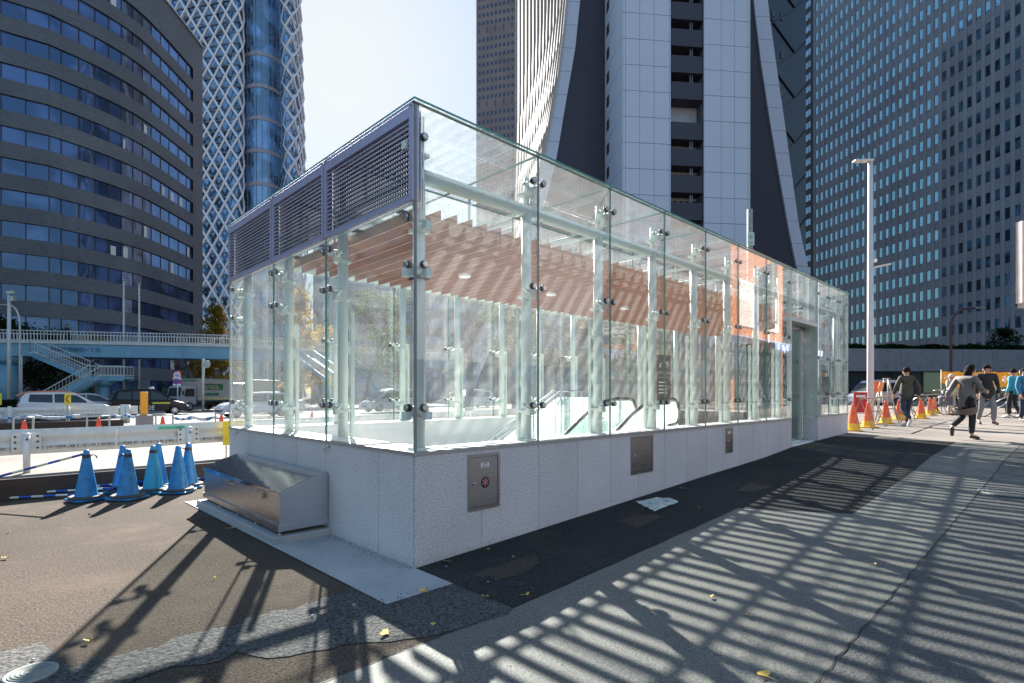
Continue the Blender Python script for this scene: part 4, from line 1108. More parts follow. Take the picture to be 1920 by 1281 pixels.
def rail(label, u0, u1, v, z0, z1, posts, pr=.055, ph=.74, splice=(), end=False):
    t = thing('guardrail', label, 'guardrail', ((u0+u1)/2, v, 0)); h = z1-z0
    pf = [(0, z0), (-.0, z0+.04*h), (-.07, z0+.2*h), (-.075, z0+.30*h), (-.005, z0+.44*h), (-.0, z0+.5*h), (-.005, z0+.56*h), (-.075, z0+.7*h), (-.07, z0+.8*h), (-.0, z0+.96*h), (0, z1)]
    g = MB(); seg = 4.0; n = max(1, int((u1-u0)/seg)); 
    for k in range(n):
        a = u0+(u1-u0)*k/n; b = u0+(u1-u0)*(k+1)/n-.004; off = .0
        vs = [(x, v+y-.002*(k % 2), z+gz(x, v)) for x in (a, b) for y, z in pf] + [(x, v+y+.006-.002*(k % 2), z+gz(x, v)) for x in (a, b) for y, z in pf]
        m = len(pf)
        g.add(vs, [(i, i+1, m+i+1, m+i) for i in range(m-1)] + [(2*m+i+1, 2*m+i, 3*m+i, 3*m+i+1) for i in range(m-1)] + [(0, m, 3*m, 2*m), (m-1, 3*m-1, 4*m-1, 2*m-1)], 0, True)
    g.build('beam', M_RAILW, t)
    for u in posts:
        g = MB(); g.tube([(u, v-.15, -.1), (u, v-.15, ph+gz(u, v))], pr, 18); g.lathe([(pr+.004, ph-.03), (pr+.004, ph+.008), (0, ph+.016)], (u, v-.15, gz(u, v)), 18)
        g.obox((u, v-.1, (z0+z1)/2+gz(u, v)), (.05,0,0), (0,.06,0), (0,0,h*.3))
        p = g.build('guardrail_post', M_WHT, t); g = MB()
        for s_ in (-.19, .19):
            for zz in ((z0+h*.3), (z0+h*.7)): 
                pass
        for s_ in (-.16, .16):
            for zz in (z0+h*.72, z0+h*.5, z0+h*.26): g.tube([(u+s_, v-.07, zz+gz(u, v)), (u+s_, v-.095, zz+gz(u, v))], .022, 10)
        g.tube([(u, v-.15-pr+.005, z0+h*.62), (u, v-.15-pr-.012, z0+h*.62)], .02, 10)
        g.build('bolts', mat('dark_bolt', (.10,.09,.08), .5, .5), p)
        g = MB(); g.box(u-.21, u+.21, v-.083, v-.077, z0+.12*h+gz(u, v), z0+.88*h+gz(u, v)); g.build('splice_plate', M_WHT, p)
    return t
def railmat():
    m, nt, bs, L = nodes('grimy_white_rail'); c = rampn(nt, noise(nt, coord(nt, (3,3,1)), 3, 5, .7), [(.3, (.56,.57,.53)), (.7, (.70,.70,.67))])
    sp = nt.nodes.new('ShaderNodeSeparateXYZ'); tc = nt.nodes.new('ShaderNodeTexCoord'); L.new(tc.outputs['Object'], sp.inputs[0])
    dr = noise(nt, coord(nt, (14,14,.7)), 4, 4, .8); band = rampn(nt, sp.outputs[2], [(.40, (0,0,0)), (.455, (1,1,1)), (.485, (1,1,1)), (.50, (0,0,0))])
    dd = mixc(nt, (0,0,0), band, rampn(nt, dr, [(.42, (0,0,0)), (.56, (1,1,1))]))
    c = mixc(nt, c, (.10,.09,.075), dd)
    L.new(c, bs.inputs['Base Color']); bs.inputs['Roughness'].default_value = .5; return m
M_RAILW = railmat()
pu1, pu2 = atv(50, 9.8), atv(355, 9.8); sp_ = pu2-pu1
gr1 = rail('white corrugated guardrail with round posts, the nearer of the two', -9, 16, 9.95, .34, .82, [pu1-2*sp_, pu1-sp_, pu1, pu2, pu2+sp_, pu2+2*sp_, pu2+3*sp_, pu2+4*sp_])
g = MB(); uL = atv(322, 9.87); g.box(uL-.26, uL+.26, 9.864, 9.868, .715, .785); tp_ = g.build('green_tape', mat('green_tape', (.12,.55,.35), .5), gr1)
text('ガードレール撤去', 'tape_lettering', mat('dark_green_ink', (.02,.14,.10), .5), gr1, (uL-.22, 9.862, .73), (1,0,0), (0,0,1), .055, .001)
rail('white corrugated guardrail further back in front of the orange roofed car', -20, atv(196, 29.3), 29.3, .33, .86, [atv(-30, 29.15), atv(18, 29.15), atv(127, 29.15)], .07, .9)
t = thing('rail_terminal', 'stub of white railing with plates beside the yellow post', 'guardrail end', (atv(230, 29.3), 29.3, 0))
a, b = atv(200, 29.3), atv(224, 29.3); g = MB(); g.box(a, b, 29.22, 29.28, .38, .86); g.box(atv(236, 29.3), atv(258, 29.3), 29.22, 29.28, .45, .86); g.build('end_plate', M_WHT, t)
g = MB()
for px in (230, 239): g.tube([(atv(px, 29.1), 29.1, 0), (atv(px, 29.1), 29.1, .92)], .11, 14)
g.build('terminal_post', M_WHT, t)
g = MB(); g.box(a+.5, a+.9, 29.2, 29.21, .42, .75); g.build('rust_patch', mat('rust', (.35,.17,.06), .8), t)
# stakes with rope and tarpaulin
for i, (pa, pb, d, lb) in enumerate(((25, 62, 14.4, 'low grey pipe hoop behind the guardrail, furthest left'), (163, 205, 15.4, 'low grey pipe hoop behind the guardrail, second from the left'), (292, 324, 17.0, 'low grey pipe hoop right of the yellow post'), (404, 436, 19.0, 'low grey pipe hoop beside the glass corner'))):
    A, B = P(pa, d), P(pb, d*1.02); g = MB(); zt = ZY(783-i*2.3, d)
    g.tube([A, A+Vector((0,0,zt)), B+Vector((0,0,zt)), B], .028, 8); tag(g.build('pipe_hoop', M_COPE), lb, 'barrier', 'low pipe hoops behind the guardrail')
rr = random.Random(4); TL = ['blue and white sheeting strung low below the orange roofed car', 'blue and white sheeting bunched at the concrete block', 'sagging blue and white sheeting strung below the box truck']
for li, (pa, pb, d) in enumerate(((-20, 150, 23), (215, 262, 24), (325, 405, 22))):
    pts = []; g = MB()
    for k in range(15):
        px = pa+(pb-pa)*k/14; pts.append(P(px, d, .52-.08*math.sin(math.pi*(k % 7)/6)))
    for p, q in zip(pts, pts[1:]): g.tube([p, q], .05+.03*rr.random(), 7, rr.choice((0, 0, 1)))
    tag(g.build('tarpaulin_roll', [mat('dirty_white_sheet', (.6,.62,.62), .7), mat('blue_sheet', (.06,.22,.45), .6)]), TL[li], 'sheeting')
t = thing('yellow_marker', 'yellow marker post on a concrete block beside the guardrail end', 'marker post', P(270, 20))
c = P(271, 20); g = MB(); g.box(c.x-.24, c.x+.24, c.y-.24, c.y+.24, 0, .70); g.build('concrete_block', M_CONC, t, bevel=.02)
c = P(270, 20); g = MB(); g.box(c.x-.11, c.x+.11, c.y-.09, c.y+.09, .70, 1.55); pb_ = g.build('post_body', mat('amber_post', (.80,.36,.02), .5), t, bevel=.015)
g = MB()
for z in (.95, 1.2, 1.4): g.box(c.x+.111, c.x+.118, c.y-.05, c.y+.03, z, z+.09)
g.build('reflector', M_TAPE, t)
def arrow(px, lb):
    c = P(px, 25.5); t = thing('arrow_sign', lb, 'sign', c, 0, 'yellow arrow signs on the rear guardrail'); x = RGT.copy(); n_ = -FWD
    g = MB(); g.obox(c+Vector((0,0,1.22)), x*.145, FWD*.015, (0,0,.27)); g.build('panel', mat('sign_yellow', (.75,.68,.05), .5), t)
    g = MB(); z0 = 1.22
    for (a, b) in (((.07, .17), (-.07, 0)), ((-.07, 0), (.07, -.17))):
        g.bar(c+x*a[0]+n_*.02+Vector((0,0,z0+a[1])), c+x*b[0]+n_*.02+Vector((0,0,z0+b[1])), .06, .008, 0, FWD)
    g.build('red_chevron', mat('sign_red', (.75,.03,.02), .5), t)
    g = MB(); g.tube([c, c+Vector((0,0,.96))], .03, 8); g.build('stem', M_COPE, t)
arrow(127, 'yellow sign with a red chevron above the rear guardrail'); arrow(-3, 'yellow sign cut off by the left edge of the picture')
t = thing('yellow_barrier_sign', 'yellow sign with a red and blue disc against the glass entrance corner', 'sign', (atv(424, 9.8), 9.8, 0))
u0, u1 = atv(418, 9.7), atv(418, 9.7)+.6; g = MB(); g.box(u0, u1, 9.70, 9.72, .30, .86); g.build('panel', mat('bright_yellow_sign', (.85,.62,.02), .5), t)
g = MB(); g.lathe([(0, 9.690), (.17, 9.690), (.17, 9.699)], ((u0+u1)/2, 0, .58), 28, 0, 'y'); g.build('red_ring', mat('sign_red', (.75,.03,.02), .5), t)
g = MB(); g.lathe([(0, 9.684), (.12, 9.684), (.12, 9.689)], ((u0+u1)/2, 0, .58), 28, 0, 'y'); g.build('blue_disc', mat('sign_blue', (.04,.08,.40), .5), t)
g = MB(); 
for u in (u0+.08, u1-.08): g.tube([(u, 9.74, 0), (u, 9.74, .8)], .015, 8)
g.build('stand', M_COPE, t)

# ------------------------------------------------------------------ footbridge
M_BRB = mat('sky_blue_bridge_paint', (.15,.31,.42), .5, 0, .12, .6)
M_BRR = mat('pale_rail_paint', (.52,.52,.50), .5)
br = thing('footbridge', 'sky blue steel footbridge with pale railings crossing the street', 'footbridge', P(200, 48))
BP = crom([P(-110, 45.4), P(0, 46.5), P(215, 48.6), P(430, 51.2), P(600, 57), P(760, 65), P(900, 76)], 3.0)
ZB, ZT = 4.72, 6.0
g = MB(); g2 = MB(); g3 = MB(); g4 = MB()
def side(k):
    a = BP[max(k-1, 0)]; b = BP[min(k+1, len(BP)-1)]; t = (b-a).normalized(); n_ = Vector((-t.y, t.x, 0)); return n_ if n_.dot(FWD) > 0 else -n_
for k in range(len(BP)-1):
    a, b = BP[k], BP[k+1]; na, nb_ = side(k), side(k+1)
    for o in (0, 2.6):
        g.prism([a+na*o, b+nb_*o, b+nb_*(o+.3), a+na*(o+.3)], (0, 0, 0)) if False else None
        p, q = a+na*o, b+nb_*o; p2, q2 = a+na*(o+.25), b+nb_*(o+.25)
        g.prism([(p.x,p.y,ZB),(q.x,q.y,ZB),(q2.x,q2.y,ZB),(p2.x,p2.y,ZB)], (0, 0, ZT-.18-ZB))
        p3, q3 = a+na*(o-.12), b+nb_*(o-.12); g.prism([(p3.x,p3.y,ZB-.03),(q3.x,q3.y,ZB-.03),(q2.x,q2.y,ZB-.03),(p2.x,p2.y,ZB-.03)], (0, 0, .03))
    p, q, q2, p2 = a-na*.15, b-nb_*.15, b+nb_*3.0, a+na*3.0
    g2.prism([(p.x,p.y,ZT-.18),(q.x,q.y,ZT-.18),(q2.x,q2.y,ZT-.18),(p2.x,p2.y,ZT-.18)], (0, 0, .22))
    for o in (-.08, 2.95):
        p, q = a+na*o, b+nb_*o
        for z in (ZT+.10, ZT+.92): g3.bar((p.x,p.y,z), (q.x,q.y,z), .06, .07)
        m = max(1, int((b-a).length/.24))
        for j in range(m): r_ = p.lerp(q, j/m); g3.bar((r_.x,r_.y,ZT-.02), (r_.x,r_.y,ZT+.92), .045, .045, 0, (1,0,0))
g.build('girder', M_BRB, br); g2.build('deck_edge', M_BRR, br); g3.build('railing', M_BRR, br)
def xdir(px0, px1, d0, d1): return (P(px1, d1)-P(px0, d0)).normalized()
tx = xdir(95, 160, 47.4, 48.0)
text('新宿区西新宿一丁目', 'bridge_lettering', mat('navy_lettering', (.01,.02,.08), .5), br, P(95, 47.2, 5.18), tx, (0,0,1), .42, .01)
g = MB(); a = P(57, 46.4); 
for k in range(3): g.tube([P(56, 46.5, 6.0), P(56.5, 46.5, 5.2), P(62, 46.5, 4.95)], .04, 6)
g.obox(P(66, 46.4, 4.93), RGT*.42, FWD*.12, (0,0,.07)); g.tube([P(340, 49.6, 5.9), P(341, 49.6, 5.4), P(345, 49.6, 4.8)], .03, 6); g.build('cable_box', M_COPE, br)
for px, d in ((17, 47.6), (705, 62)):
    c = P(px, d); g = MB(); g.tube([(c.x,c.y,-.1), (c.x,c.y,ZB-.4)], .85, 24); g.tube([(c.x,c.y,ZB-.75), (c.x,c.y,ZB-.05)], [.85, 1.5], 24); g.build('pier', M_BRB, br)
c = P(40.5, 46.6); g = MB(); g.tube([(c.x,c.y,0), (c.x,c.y,ZB)], .07, 8); g.build('drain_pipe', M_BRR, br)
# stairs
def flight(a, b, w, name='stair_flight'):
    a, b = Vector(a), Vector(b); t = (b-a); th = Vector((t.x, t.y, 0)); n_ = Vector((-th.y, th.x, 0)).normalized(); n_ = n_ if n_.dot(FWD) > 0 else -n_
    g = MB(); r = MB(); st = MB()
    for o in (0, w): g.bar(a+n_*o, b+n_*o, .08, .38, 0)
    N_ = max(3, int(abs(t.z)/.17)) if abs(t.z) > .3 else 0
    for k in range(N_): p = a+t*((k+.5)/N_); st.bar(p, p+n_*w, max(.2, th.length/N_), .04, 0)
    if not N_: st.bar(a+n_*w/2, b+n_*w/2, w, .06, 0)
    M_ = max(2, int(th.length/.24))
    for o in (0, w):
        r.bar(a+n_*o+Vector((0,0,1.05)), b+n_*o+Vector((0,0,1.05)), .05, .06); r.bar(a+n_*o+Vector((0,0,.3)), b+n_*o+Vector((0,0,.3)), .04, .05)
        for k in range(M_+1): p = a+n_*o+t*(k/M_); r.bar(p, p+Vector((0,0,1.05)), .025, .025, 0, (1,0,0))
    f = g.build(name, M_BRB, br); st.build('treads', M_BRR, f); r.build('stair_railing', M_BRR, f)
flight(P(60, 45.8, 4.75), P(165, 45.3, 2.72), 1.5); flight(P(165, 45.3, 2.72), P(232, 45.7, 2.72), 1.5, 'landing')
flight(P(168, 43.6, 2.70), P(66, 43.2, .25), 1.4); flight(P(655, 58, 4.6), P(742, 56, .8), 1.6); flight(P(560, 53, 4.7), P(612, 50, 2.7), 1.6)
c = P(195, 46); g = MB(); g.tube([(c.x,c.y,0), (c.x,c.y,2.5)], .38, 18); g.tube([(c.x,c.y,2.0), (c.x,c.y,2.6)], [.38, .9], 18); g.build('landing_post', M_BRB, br)
# poles, lamps, signs
def lamp_arm(label, px, d, ztop, reach, hang, m, r=.06, z0=0, group=None):
    c = P(px, d, z0); t = thing('street_lamp', label, 'street lamp', c, 0, group); g = MB(); pts = [c]
    pts += [Vector((c.x,c.y,z0+(ztop-z0)*k)) for k in (.5, .82)]
    for k in range(1, 8): a = math.pi/2*k/7; pts.append(Vector((c.x,c.y,0))+RGT*reach*(1-math.cos(a))*.6+Vector((0,0,z0+(ztop-z0)*.82+(ztop-z0)*.18*math.sin(a))))
    pts.append(Vector((c.x,c.y,ztop+.03))+RGT*reach); g.tube(pts, r, 10); g.build('pole', m, t)
    g = MB(); e = pts[-1]; g.obox(e+RGT*.0, RGT*.32*(1 if reach > 0 else -1), FWD*.13, (0,0,.05)); g.build('lamp_head', M_COPE, t, bevel=.03); return t
lamp_arm('curved arm street lamp rising from the left end of the footbridge', 37, 44.8, 8.75, -1.45, 0, M_BRR, .07, 0)
t = thing('camera_pole', 'grey pole with small equipment at the left end of the footbridge', 'pole', P(17, 44.3)); c = P(17, 44.3)
g = MB(); g.tube([c, c+Vector((0,0,9.8))], [.16, .11], 12); g.build('pole', M_BRR, t); g = MB(); g.obox(c+Vector((0,0,9.7))+RGT*.2, RGT*.3, FWD*.15, (0,0,.12)); g.obox(c+Vector((0,0,9.2))+RGT*.3, RGT*.18, FWD*.15, (0,0,.2)); g.build('equipment', M_COPE, t)
for px, y, lb in ((232, 527, 'taller of the two bare flagpoles in front of the curved block'), (261, 533, 'shorter of the two bare flagpoles, nearer the lattice tower')):
    c = P(px, 56); t = thing('flagpole', lb, 'flagpole', c, 0, 'flagpoles'); g = MB(); zt = ZY(y, 56); g.tube([c, c+Vector((0,0,zt))], [.12, .07], 12); g.build('pole', M_BRR, t); g = MB(); g.lathe([(0, .0), (.13, .05), (.13, .12), (0, .17)], c+Vector((0,0,zt)), 12); g.build('finial', M_COPE, t)
t = thing('road_sign', 'post carrying a 40 speed limit disc above a no parking disc', 'road sign', P(333, 42)); c = P(333, 42); n_ = -FWD
g = MB(); g.tube([c, c+Vector((0,0,3.2))], .04, 8); g.build('post', M_BRR, t)
M_SR, M_SB, M_SW = mat('sign_red', (.75,.03,.02), .5), mat('sign_blue', (.04,.08,.40), .5), mat('sign_white', (.75,.75,.72), .5)
def disc(c, r, m, name, off):
    g = MB(); q = c+n_*off; g.tube([q, q-n_*.01], r, 24); return g.build(name, m, t)
z = ZY(704, 42); disc(c+Vector((0,0,z)), .33, M_SR, 'speed_disc', .06); disc(c+Vector((0,0,z)), .26, M_SW, 'speed_face', .08)
text('40', 'speed_figures', M_SB, t, c+n_*.095+Vector((0,0,z-.11)), RGT, (0,0,1), .33, .003, 'CENTER')
z = ZY(715.5, 42); disc(c+Vector((0,0,z)), .33, M_SR, 'parking_disc', .06); disc(c+Vector((0,0,z)), .26, M_SB, 'parking_face', .08)
g = MB(); g.bar(c+n_*.1+RGT*-.2+Vector((0,0,z+.2)), c+n_*.1+RGT*.2+Vector((0,0,z-.2)), .05, .01, 0, n_); g.build('parking_slash', M_SR, t)
for y in (709.8, 721.5): g = MB(); g.obox(c+n_*.07+Vector((0,0,ZY(y, 42))), RGT*.32, n_*.01, (0,0,.075)); g.build('plate', M_SW, t)
t = thing('mirror_pole', 'grey pole with the grey back of a round sign by the ginkgo', 'pole', P(381, 44)); c = P(381, 44)
g = MB(); g.tube([c, c+Vector((0,0,4.3))], .1, 10); g.build('pole', M_BRR, t); g = MB(); q = c+RGT*.32-FWD*.1+Vector((0,0,ZY(683, 44))); g.tube([q, q+FWD*.03], .32, 20); g.build('round_sign', M_COPE, t)
t = thing('tall_lamp_post', 'tall pale lamp post with two flat lamp heads right of the glass entrance', 'street lamp', P(1632, 18, .54)); c = P(1632, 18)
M_LP = mat('pale_pink_grey_paint', (.62,.56,.52), .4, 0, .04)
g = MB(); g.tube([c+Vector((0,0,.4)), c+Vector((0,0,.9)), c+Vector((0,0,ZY(303, 18)))], [.115, .105, .075], 20); g.build('pole', M_LP, t)
zt = ZY(301, 18); g = MB(); g.bar(c+Vector((0,0,zt))+RGT*.08, c+Vector((0,0,zt-.03))-RGT*.55, .20, .07, 0); g.build('lamp_head', M_LP, t, bevel=.025)
z2 = ZY(499, 18); g = MB(); g.bar(c+Vector((0,0,z2-.06))+RGT*.06, c+Vector((0,0,z2+.06))+RGT*.66, .16, .05, 0); g.build('lamp_head', M_LP, t, bevel=.02)
g = MB(); g.obox(c+RGT*.14+Vector((0,0,ZY(489, 18))), RGT*.05, FWD*.05, (0,0,.05)); g.tube([c+Vector((0,0,ZY(492, 18))), c+RGT*.14+Vector((0,0,ZY(492, 18)))], .012, 6); g.build('sensor', M_BOLT, t)
lamp_arm('dark brown street lamp in front of the concrete podium', 1783, 35, 6.95, 1.85, 0, mat('dark_brown_paint', (.05,.03,.03), .5), .075, .6)
t = thing('numbered_pole', 'weathered pole with a small numbered plate rising behind the glass entrance', 'pole', P(1406, 22, .4)); c = P(1406, 22)
g = MB(); g.tube([c, c+Vector((0,0,ZY(393, 22)))], .11, 16); g.build('pole', mat('weathered_pole', (.28,.28,.26), .7, 0, .3, 8), t)
g = MB(); q = c-FWD*.13-RGT*.02; g.obox(q+Vector((0,0,ZY(450, 22))), RGT*.14, FWD*.01, (0,0,.26)); g.build('plate', mat('pale_teal_plate', (.35,.48,.46), .5), t)
text('Ⓚ', 'plate_mark', M_TAPE, t, q-FWD*.015+Vector((0,0,ZY(450, 22)+.02)), RGT, (0,0,1), .17, .002, 'CENTER'); text('13P', 'plate_mark', M_TAPE, t, q-FWD*.015+Vector((0,0,ZY(450, 22)-.19)), RGT, (0,0,1), .12, .002, 'CENTER')
t = thing('shop_sign_board', 'upright sign board with pale frame cut off by the right edge', 'sign', P(1945, 14, .5)); c = P(1950, 14)
g = MB(); z0, z1 = ZY(569, 14), ZY(416, 14); w = .52
for s_ in (-1, 1): g.obox(c+RGT*s_*w+Vector((0,0,(z0+z1)/2)), RGT*.025, FWD*.09, (0,0,(z1-z0)/2))
for z in (z0+.03, z1-.14): g.obox(c+Vector((0,0,z)), RGT*(w-.026), FWD*.09, (0,0,.03 if z < 3 else .14))
g.build('frame', mat('pale_pink_frame', (.72,.58,.52), .5), t)
g = MB(); g.obox(c+Vector((0,0,(z0+z1)/2-.08)), RGT*(w-.03), FWD*.06, (0,0,(z1-z0)/2-.2)); g.build('panel', mat('dark_navy_panel', (.02,.02,.05), .4), t)
g = MB(); g.tube([c+RGT*.9, c+RGT*.9+Vector((0,0,z1+.2))], .07, 12)
for z in (z0+.2, z1-.1): g.bar(c+RGT*w+Vector((0,0,z)), c+RGT*.9+Vector((0,0,z)), .04, .04)
g.build('post', M_LP, t)

# ------------------------------------------------------------------ vehicles
M_TYRE = mat('tyre_rubber', (.02,.02,.02), .8); M_RIM = mat('alloy_rim', (.55,.55,.57), .3, .8)
M_LAMPW = mat('headlamp_lens', (.75,.77,.8), .1, .3); M_LAMPR = mat('tail_lamp_red', (.65,.02,.02), .2); M_TRIM = mat('black_trim', (.02,.02,.022), .5)
def paint(name, c): return mat(name, c, .3, 0, .02, 1, coat=.35)
def wheel(t, x, y, r=.31, w=.2):
    s_ = 1 if y > 0 else -1; g = MB(); g.lathe([(r*.62, -w/2), (r*.95, -w/2), (r, -w/4), (r, w/4), (r*.95, w/2), (r*.62, w/2)], (x, 0, r), 26, 0, 'y')
    g.v = [(a, b+y, c_) for a, b, c_ in g.v]; wh = g.build('wheel', M_TYRE, t, world=False)
    g = MB(); yo = y+s_*w*.40
    g.lathe([(0, 0), (r*.62, 0), (r*.64, .02*s_)], (x, yo-.03*s_, r), 26, 0, 'y'); g.build('rim_dish', M_TRIM, wh, world=False)
    g = MB()
    for k in range(7):
        a = 2*math.pi*k/7; d = Vector((math.cos(a), 0, math.sin(a))); o = Vector((x, yo-.01*s_, r)); g.bar(o, o+d*r*.62, .05, .03, 0, (0,1,0))
    g.lathe([(r*.56, 0), (r*.64, 0), (r*.64, .02*s_)], (x, yo-.01*s_, r), 26, 0, 'y'); g.lathe([(0, 0), (r*.14, 0)], (x, yo+.01*s_, r), 12, 0, 'y'); g.build('rim', M_RIM, wh, world=False)
def bez(pts, n=5):
    return [(p.x, p.y) for p in crom([Vector((a, b, 0)) for a, b in pts], .12)]
def arch(cx, r, z0, n=9): return [(cx+r*math.cos(math.pi*k/n), z0+r*math.sin(math.pi*k/n)) for k in range(n+1)]
def car(name, label, cat, L, W, body, belt, roof, pm, roofm=None, r=.31, wb=None, glass_side=None, group=None):
    """body: upper outline rear->front at belt level (x,z); roof: outline of greenhouse rear->front (x,z)"""
    t = thing(name, label, cat, (0,0,0), 0, group); xr, xf = (wb or (-L/2+.75, L/2-.85)); zb = .2
    top = bez(body); bot = [(L/2-.02, zb+.12), (L/2-.1, zb)] + arch(xf, r+.05, zb+.08) + arch(xr, r+.05, zb+.08) + [(-L/2+.08, zb), (-L/2+.02, zb+.14)]
    poly = top+bot; cx = 0; cz = .6; g = MB(); ys = [(-W/2, .955), (-W/2+.035, .985), (-W/2+.10, 1), (W/2-.10, 1), (W/2-.035, .985), (W/2, .955)]; n = len(poly); vs = []
    for y, k in ys: vs += [(cx+(x-cx)*(k*.5+.5), y, cz+(z-cz)*k) for x, z in poly]
    fs = [tuple(range(n)), tuple(reversed(range((len(ys)-1)*n, len(ys)*n)))]
    for j in range(len(ys)-1): fs += [(j*n+i, j*n+(i+1) % n, (j+1)*n+(i+1) % n, (j+1)*n+i) for i in range(n)]
    g.add(vs, fs); b = g.build('body', pm, t, world=False)
    rf = bez(roof); m = len(rf); g = MB(); vs = []; zt = max(z for _, z in rf); zl = min(z for _, z in rf)
    def hw(z): return (W/2-.06)-(z-zl)/(zt-zl)*.17
    for s_ in (-1, 1): vs += [(x, s_*hw(z), z) for x, z in rf]
    vs2 = [(x, 0, z+.025) for x, z in rf]
    g.add(vs+vs2, [(i, i+1, 2*m+i+1, 2*m+i) for i in range(m-1)] + [(2*m+i, 2*m+i+1, m+i+1, m+i) for i in range(m-1)], 0, True)
    g.add(vs, [tuple(range(m)), tuple(reversed(range(m, 2*m)))]); g.build('cabin', roofm or pm, t, world=False)
    # side windows, windscreen and rear window laid proud of the cabin
    xs0 = min(x for x, _ in rf); xs1 = max(x for x, _ in rf)
    gs = glass_side
    for s_ in (-1, 1):
        for q in gs:
            g = MB(); g.prism([(x, s_*(hw(z)+.006), z) for x, z in q], (0, s_*.006, 0)); g.build('side_window', M_CARG, t, world=False)
    def slant(i0, i1, nm):
        a, c_ = rf[i0], rf[i1]; dx, dz = c_[0]-a[0], c_[1]-a[1]; l = math.hypot(dx, dz); nx, nz = -dz/l, dx/l
        a2 = (a[0]+dx*.12, a[1]+dz*.12); c2 = (a[0]+dx*.88, a[1]+dz*.88); o = .03 
        vs = [(a2[0]+nx*o, -hw(a2[1])+.07, a2[1]+nz*o), (a2[0]+nx*o, hw(a2[1])-.07, a2[1]+nz*o), (c2[0]+nx*o, hw(c2[1])-.07, c2[1]+nz*o), (c2[0]+nx*o, -hw(c2[1])+.07, c2[1]+nz*o)]
        g = MB(); g.prism(vs, (nx*.01, 0, nz*.01)); g.build(nm, M_CARG, t, world=False)
    def near(x, z): return min(range(m), key=lambda i: (rf[i][0]-x)**2+(rf[i][1]-z)**2)
    slant(near(*roof[-2]), m-1, 'windscreen'); slant(0, near(*roof[1]), 'rear_window')
    for x in (xr, xf):
        for y in (-W/2+.13, W/2-.13): wheel(t, x, y, r)
    zh = body[-2][1]
    for y in (-W/2+.22, W/2-.22):
        g = MB(); g.obox((L/2-.12, y, zh-.12), (.13, 0, -.02), (0, .2, 0), (0, 0, .065)); g.build('headlight', M_LAMPW, t, world=False, bevel=.03)
        g = MB(); g.obox((-L/2+.08, y, body[1][1]-.12), (.07, 0, 0), (0, .17, 0), (0, 0, .12)); g.build('tail_light', M_LAMPR, t, world=False, bevel=.02)
    for s_ in (-1, 1):
        g = MB(); g.obox((roof[-1][0]-.35, s_*(W/2+.06), roof[-1][1]+.05), (.07,0,0), (0,.08,0), (0,0,.06)); g.build('mirror', roofm or pm, t, world=False, bevel=.02)
        g = MB(); g.box(-.02, -.008, s_*W/2-.004*(s_ < 0), s_*W/2+.004*(s_ > 0), .35, .9) if False else g.bar((-.25, s_*(W/2+.004), .78), (-.08, s_*(W/2+.004), .78), .02, .03); g.build('door_handle', pm, t, world=False); g = MB(); g.bar((.75, s_*(W/2+.004), .78), (.9, s_*(W/2+.004), .78), .02, .03); g.build('door_handle', pm, t, world=False)
    g = MB(); g.box(L/2-.05, L/2-.005, -.45, .45, .36, .5); g.build('grille', M_TRIM, t, world=False)
    g = MB(); g.box(-L/2-.005, -L/2+.02, -.18, .18, .5, .62); g.build('number_plate', M_SW, t, world=False)
    return t
def place(t, px0, px1, v, face):      # put a car on the line v with its ends at two photo columns
    u0, u1 = atv(px0, v), atv(px1, v); t.location = ((u0+u1)/2, v, gz((u0+u1)/2, v)+.012); t.rotation_euler.z = 0 if face > 0 else math.pi; ROOTLOC[t] = Vector(t.location); return t
HB = dict(body=[(-2.0, .45), (-2.02, .85), (-1.75, .98), (-.6, .93), (.8, .92), (1.55, .88), (1.95, .70), (2.03, .42)],
          roof=[(-1.98, .93), (-1.72, 1.48), (-.9, 1.55), (.1, 1.52), (.45, 1.42), (1.25, .92)])
HG = [[(-1.62, 1.02), (-.62, .97), (-.62, 1.42), (-1.55, 1.42)], [(-.54, .97), (.95, .95), (.42, 1.36), (-.1, 1.44), (-.54, 1.44)]]
c1_ = car('hatchback_car', 'white hatchback with orange roof passing behind the rear guardrail', 'car', 4.1, 1.7, pm=paint('white_car_paint', (.62,.62,.66)), belt=.9, glass_side=HG, **HB)
g = MB(); rl = bez([(-2.08, 1.36), (-1.75, 1.535), (-.9, 1.60), (.1, 1.575), (.55, 1.44)]); n = len(rl); vs = []
for y, dz in ((-.64, -.05), (-.60, .0), (0, .02), (.60, .0), (.64, -.05)): vs += [(x, y, z+dz) for x, z in rl]
g.add(vs, [(j*n+i, j*n+i+1, (j+1)*n+i+1, (j+1)*n+i) for j in range(4) for i in range(n-1)], 0, True)
g.prism([(-2.08, -.62, 1.34), (-1.8, -.62, 1.48), (-1.8, .62, 1.48), (-2.08, .62, 1.34)], (0, 0, .03)); g.build('orange_roof', paint('orange_roof_paint', (.70,.15,.04)), c1_, world=False)
place(c1_, 40, 200, 35.6, 1)
SD = dict(body=[(-2.2, .5), (-2.22, .88), (-1.7, .98), (-.7, .94), (.7, .92), (1.6, .86), (2.1, .68), (2.2, .42)], roof=[(-1.75, .95), (-1.1, 1.38), (-.4, 1.47), (.1, 1.44), (.4, 1.34), (1.2, .91)])
SG = [[(-1.45, .99), (-.4, .95), (-.4, 1.38), (-1.0, 1.33)], [(-.32, .95), (.9, .93), (.36, 1.3), (-.05, 1.37), (-.32, 1.38)]]
c2_ = car('saloon_car', 'silver saloon half hidden between the orange roofed car and the black taxi', 'car', 4.5, 1.72, pm=paint('silver_car_paint', (.42,.43,.46)), belt=.9, glass_side=SG, **SD)
place(c2_, 118, 222, 42.5, 1)
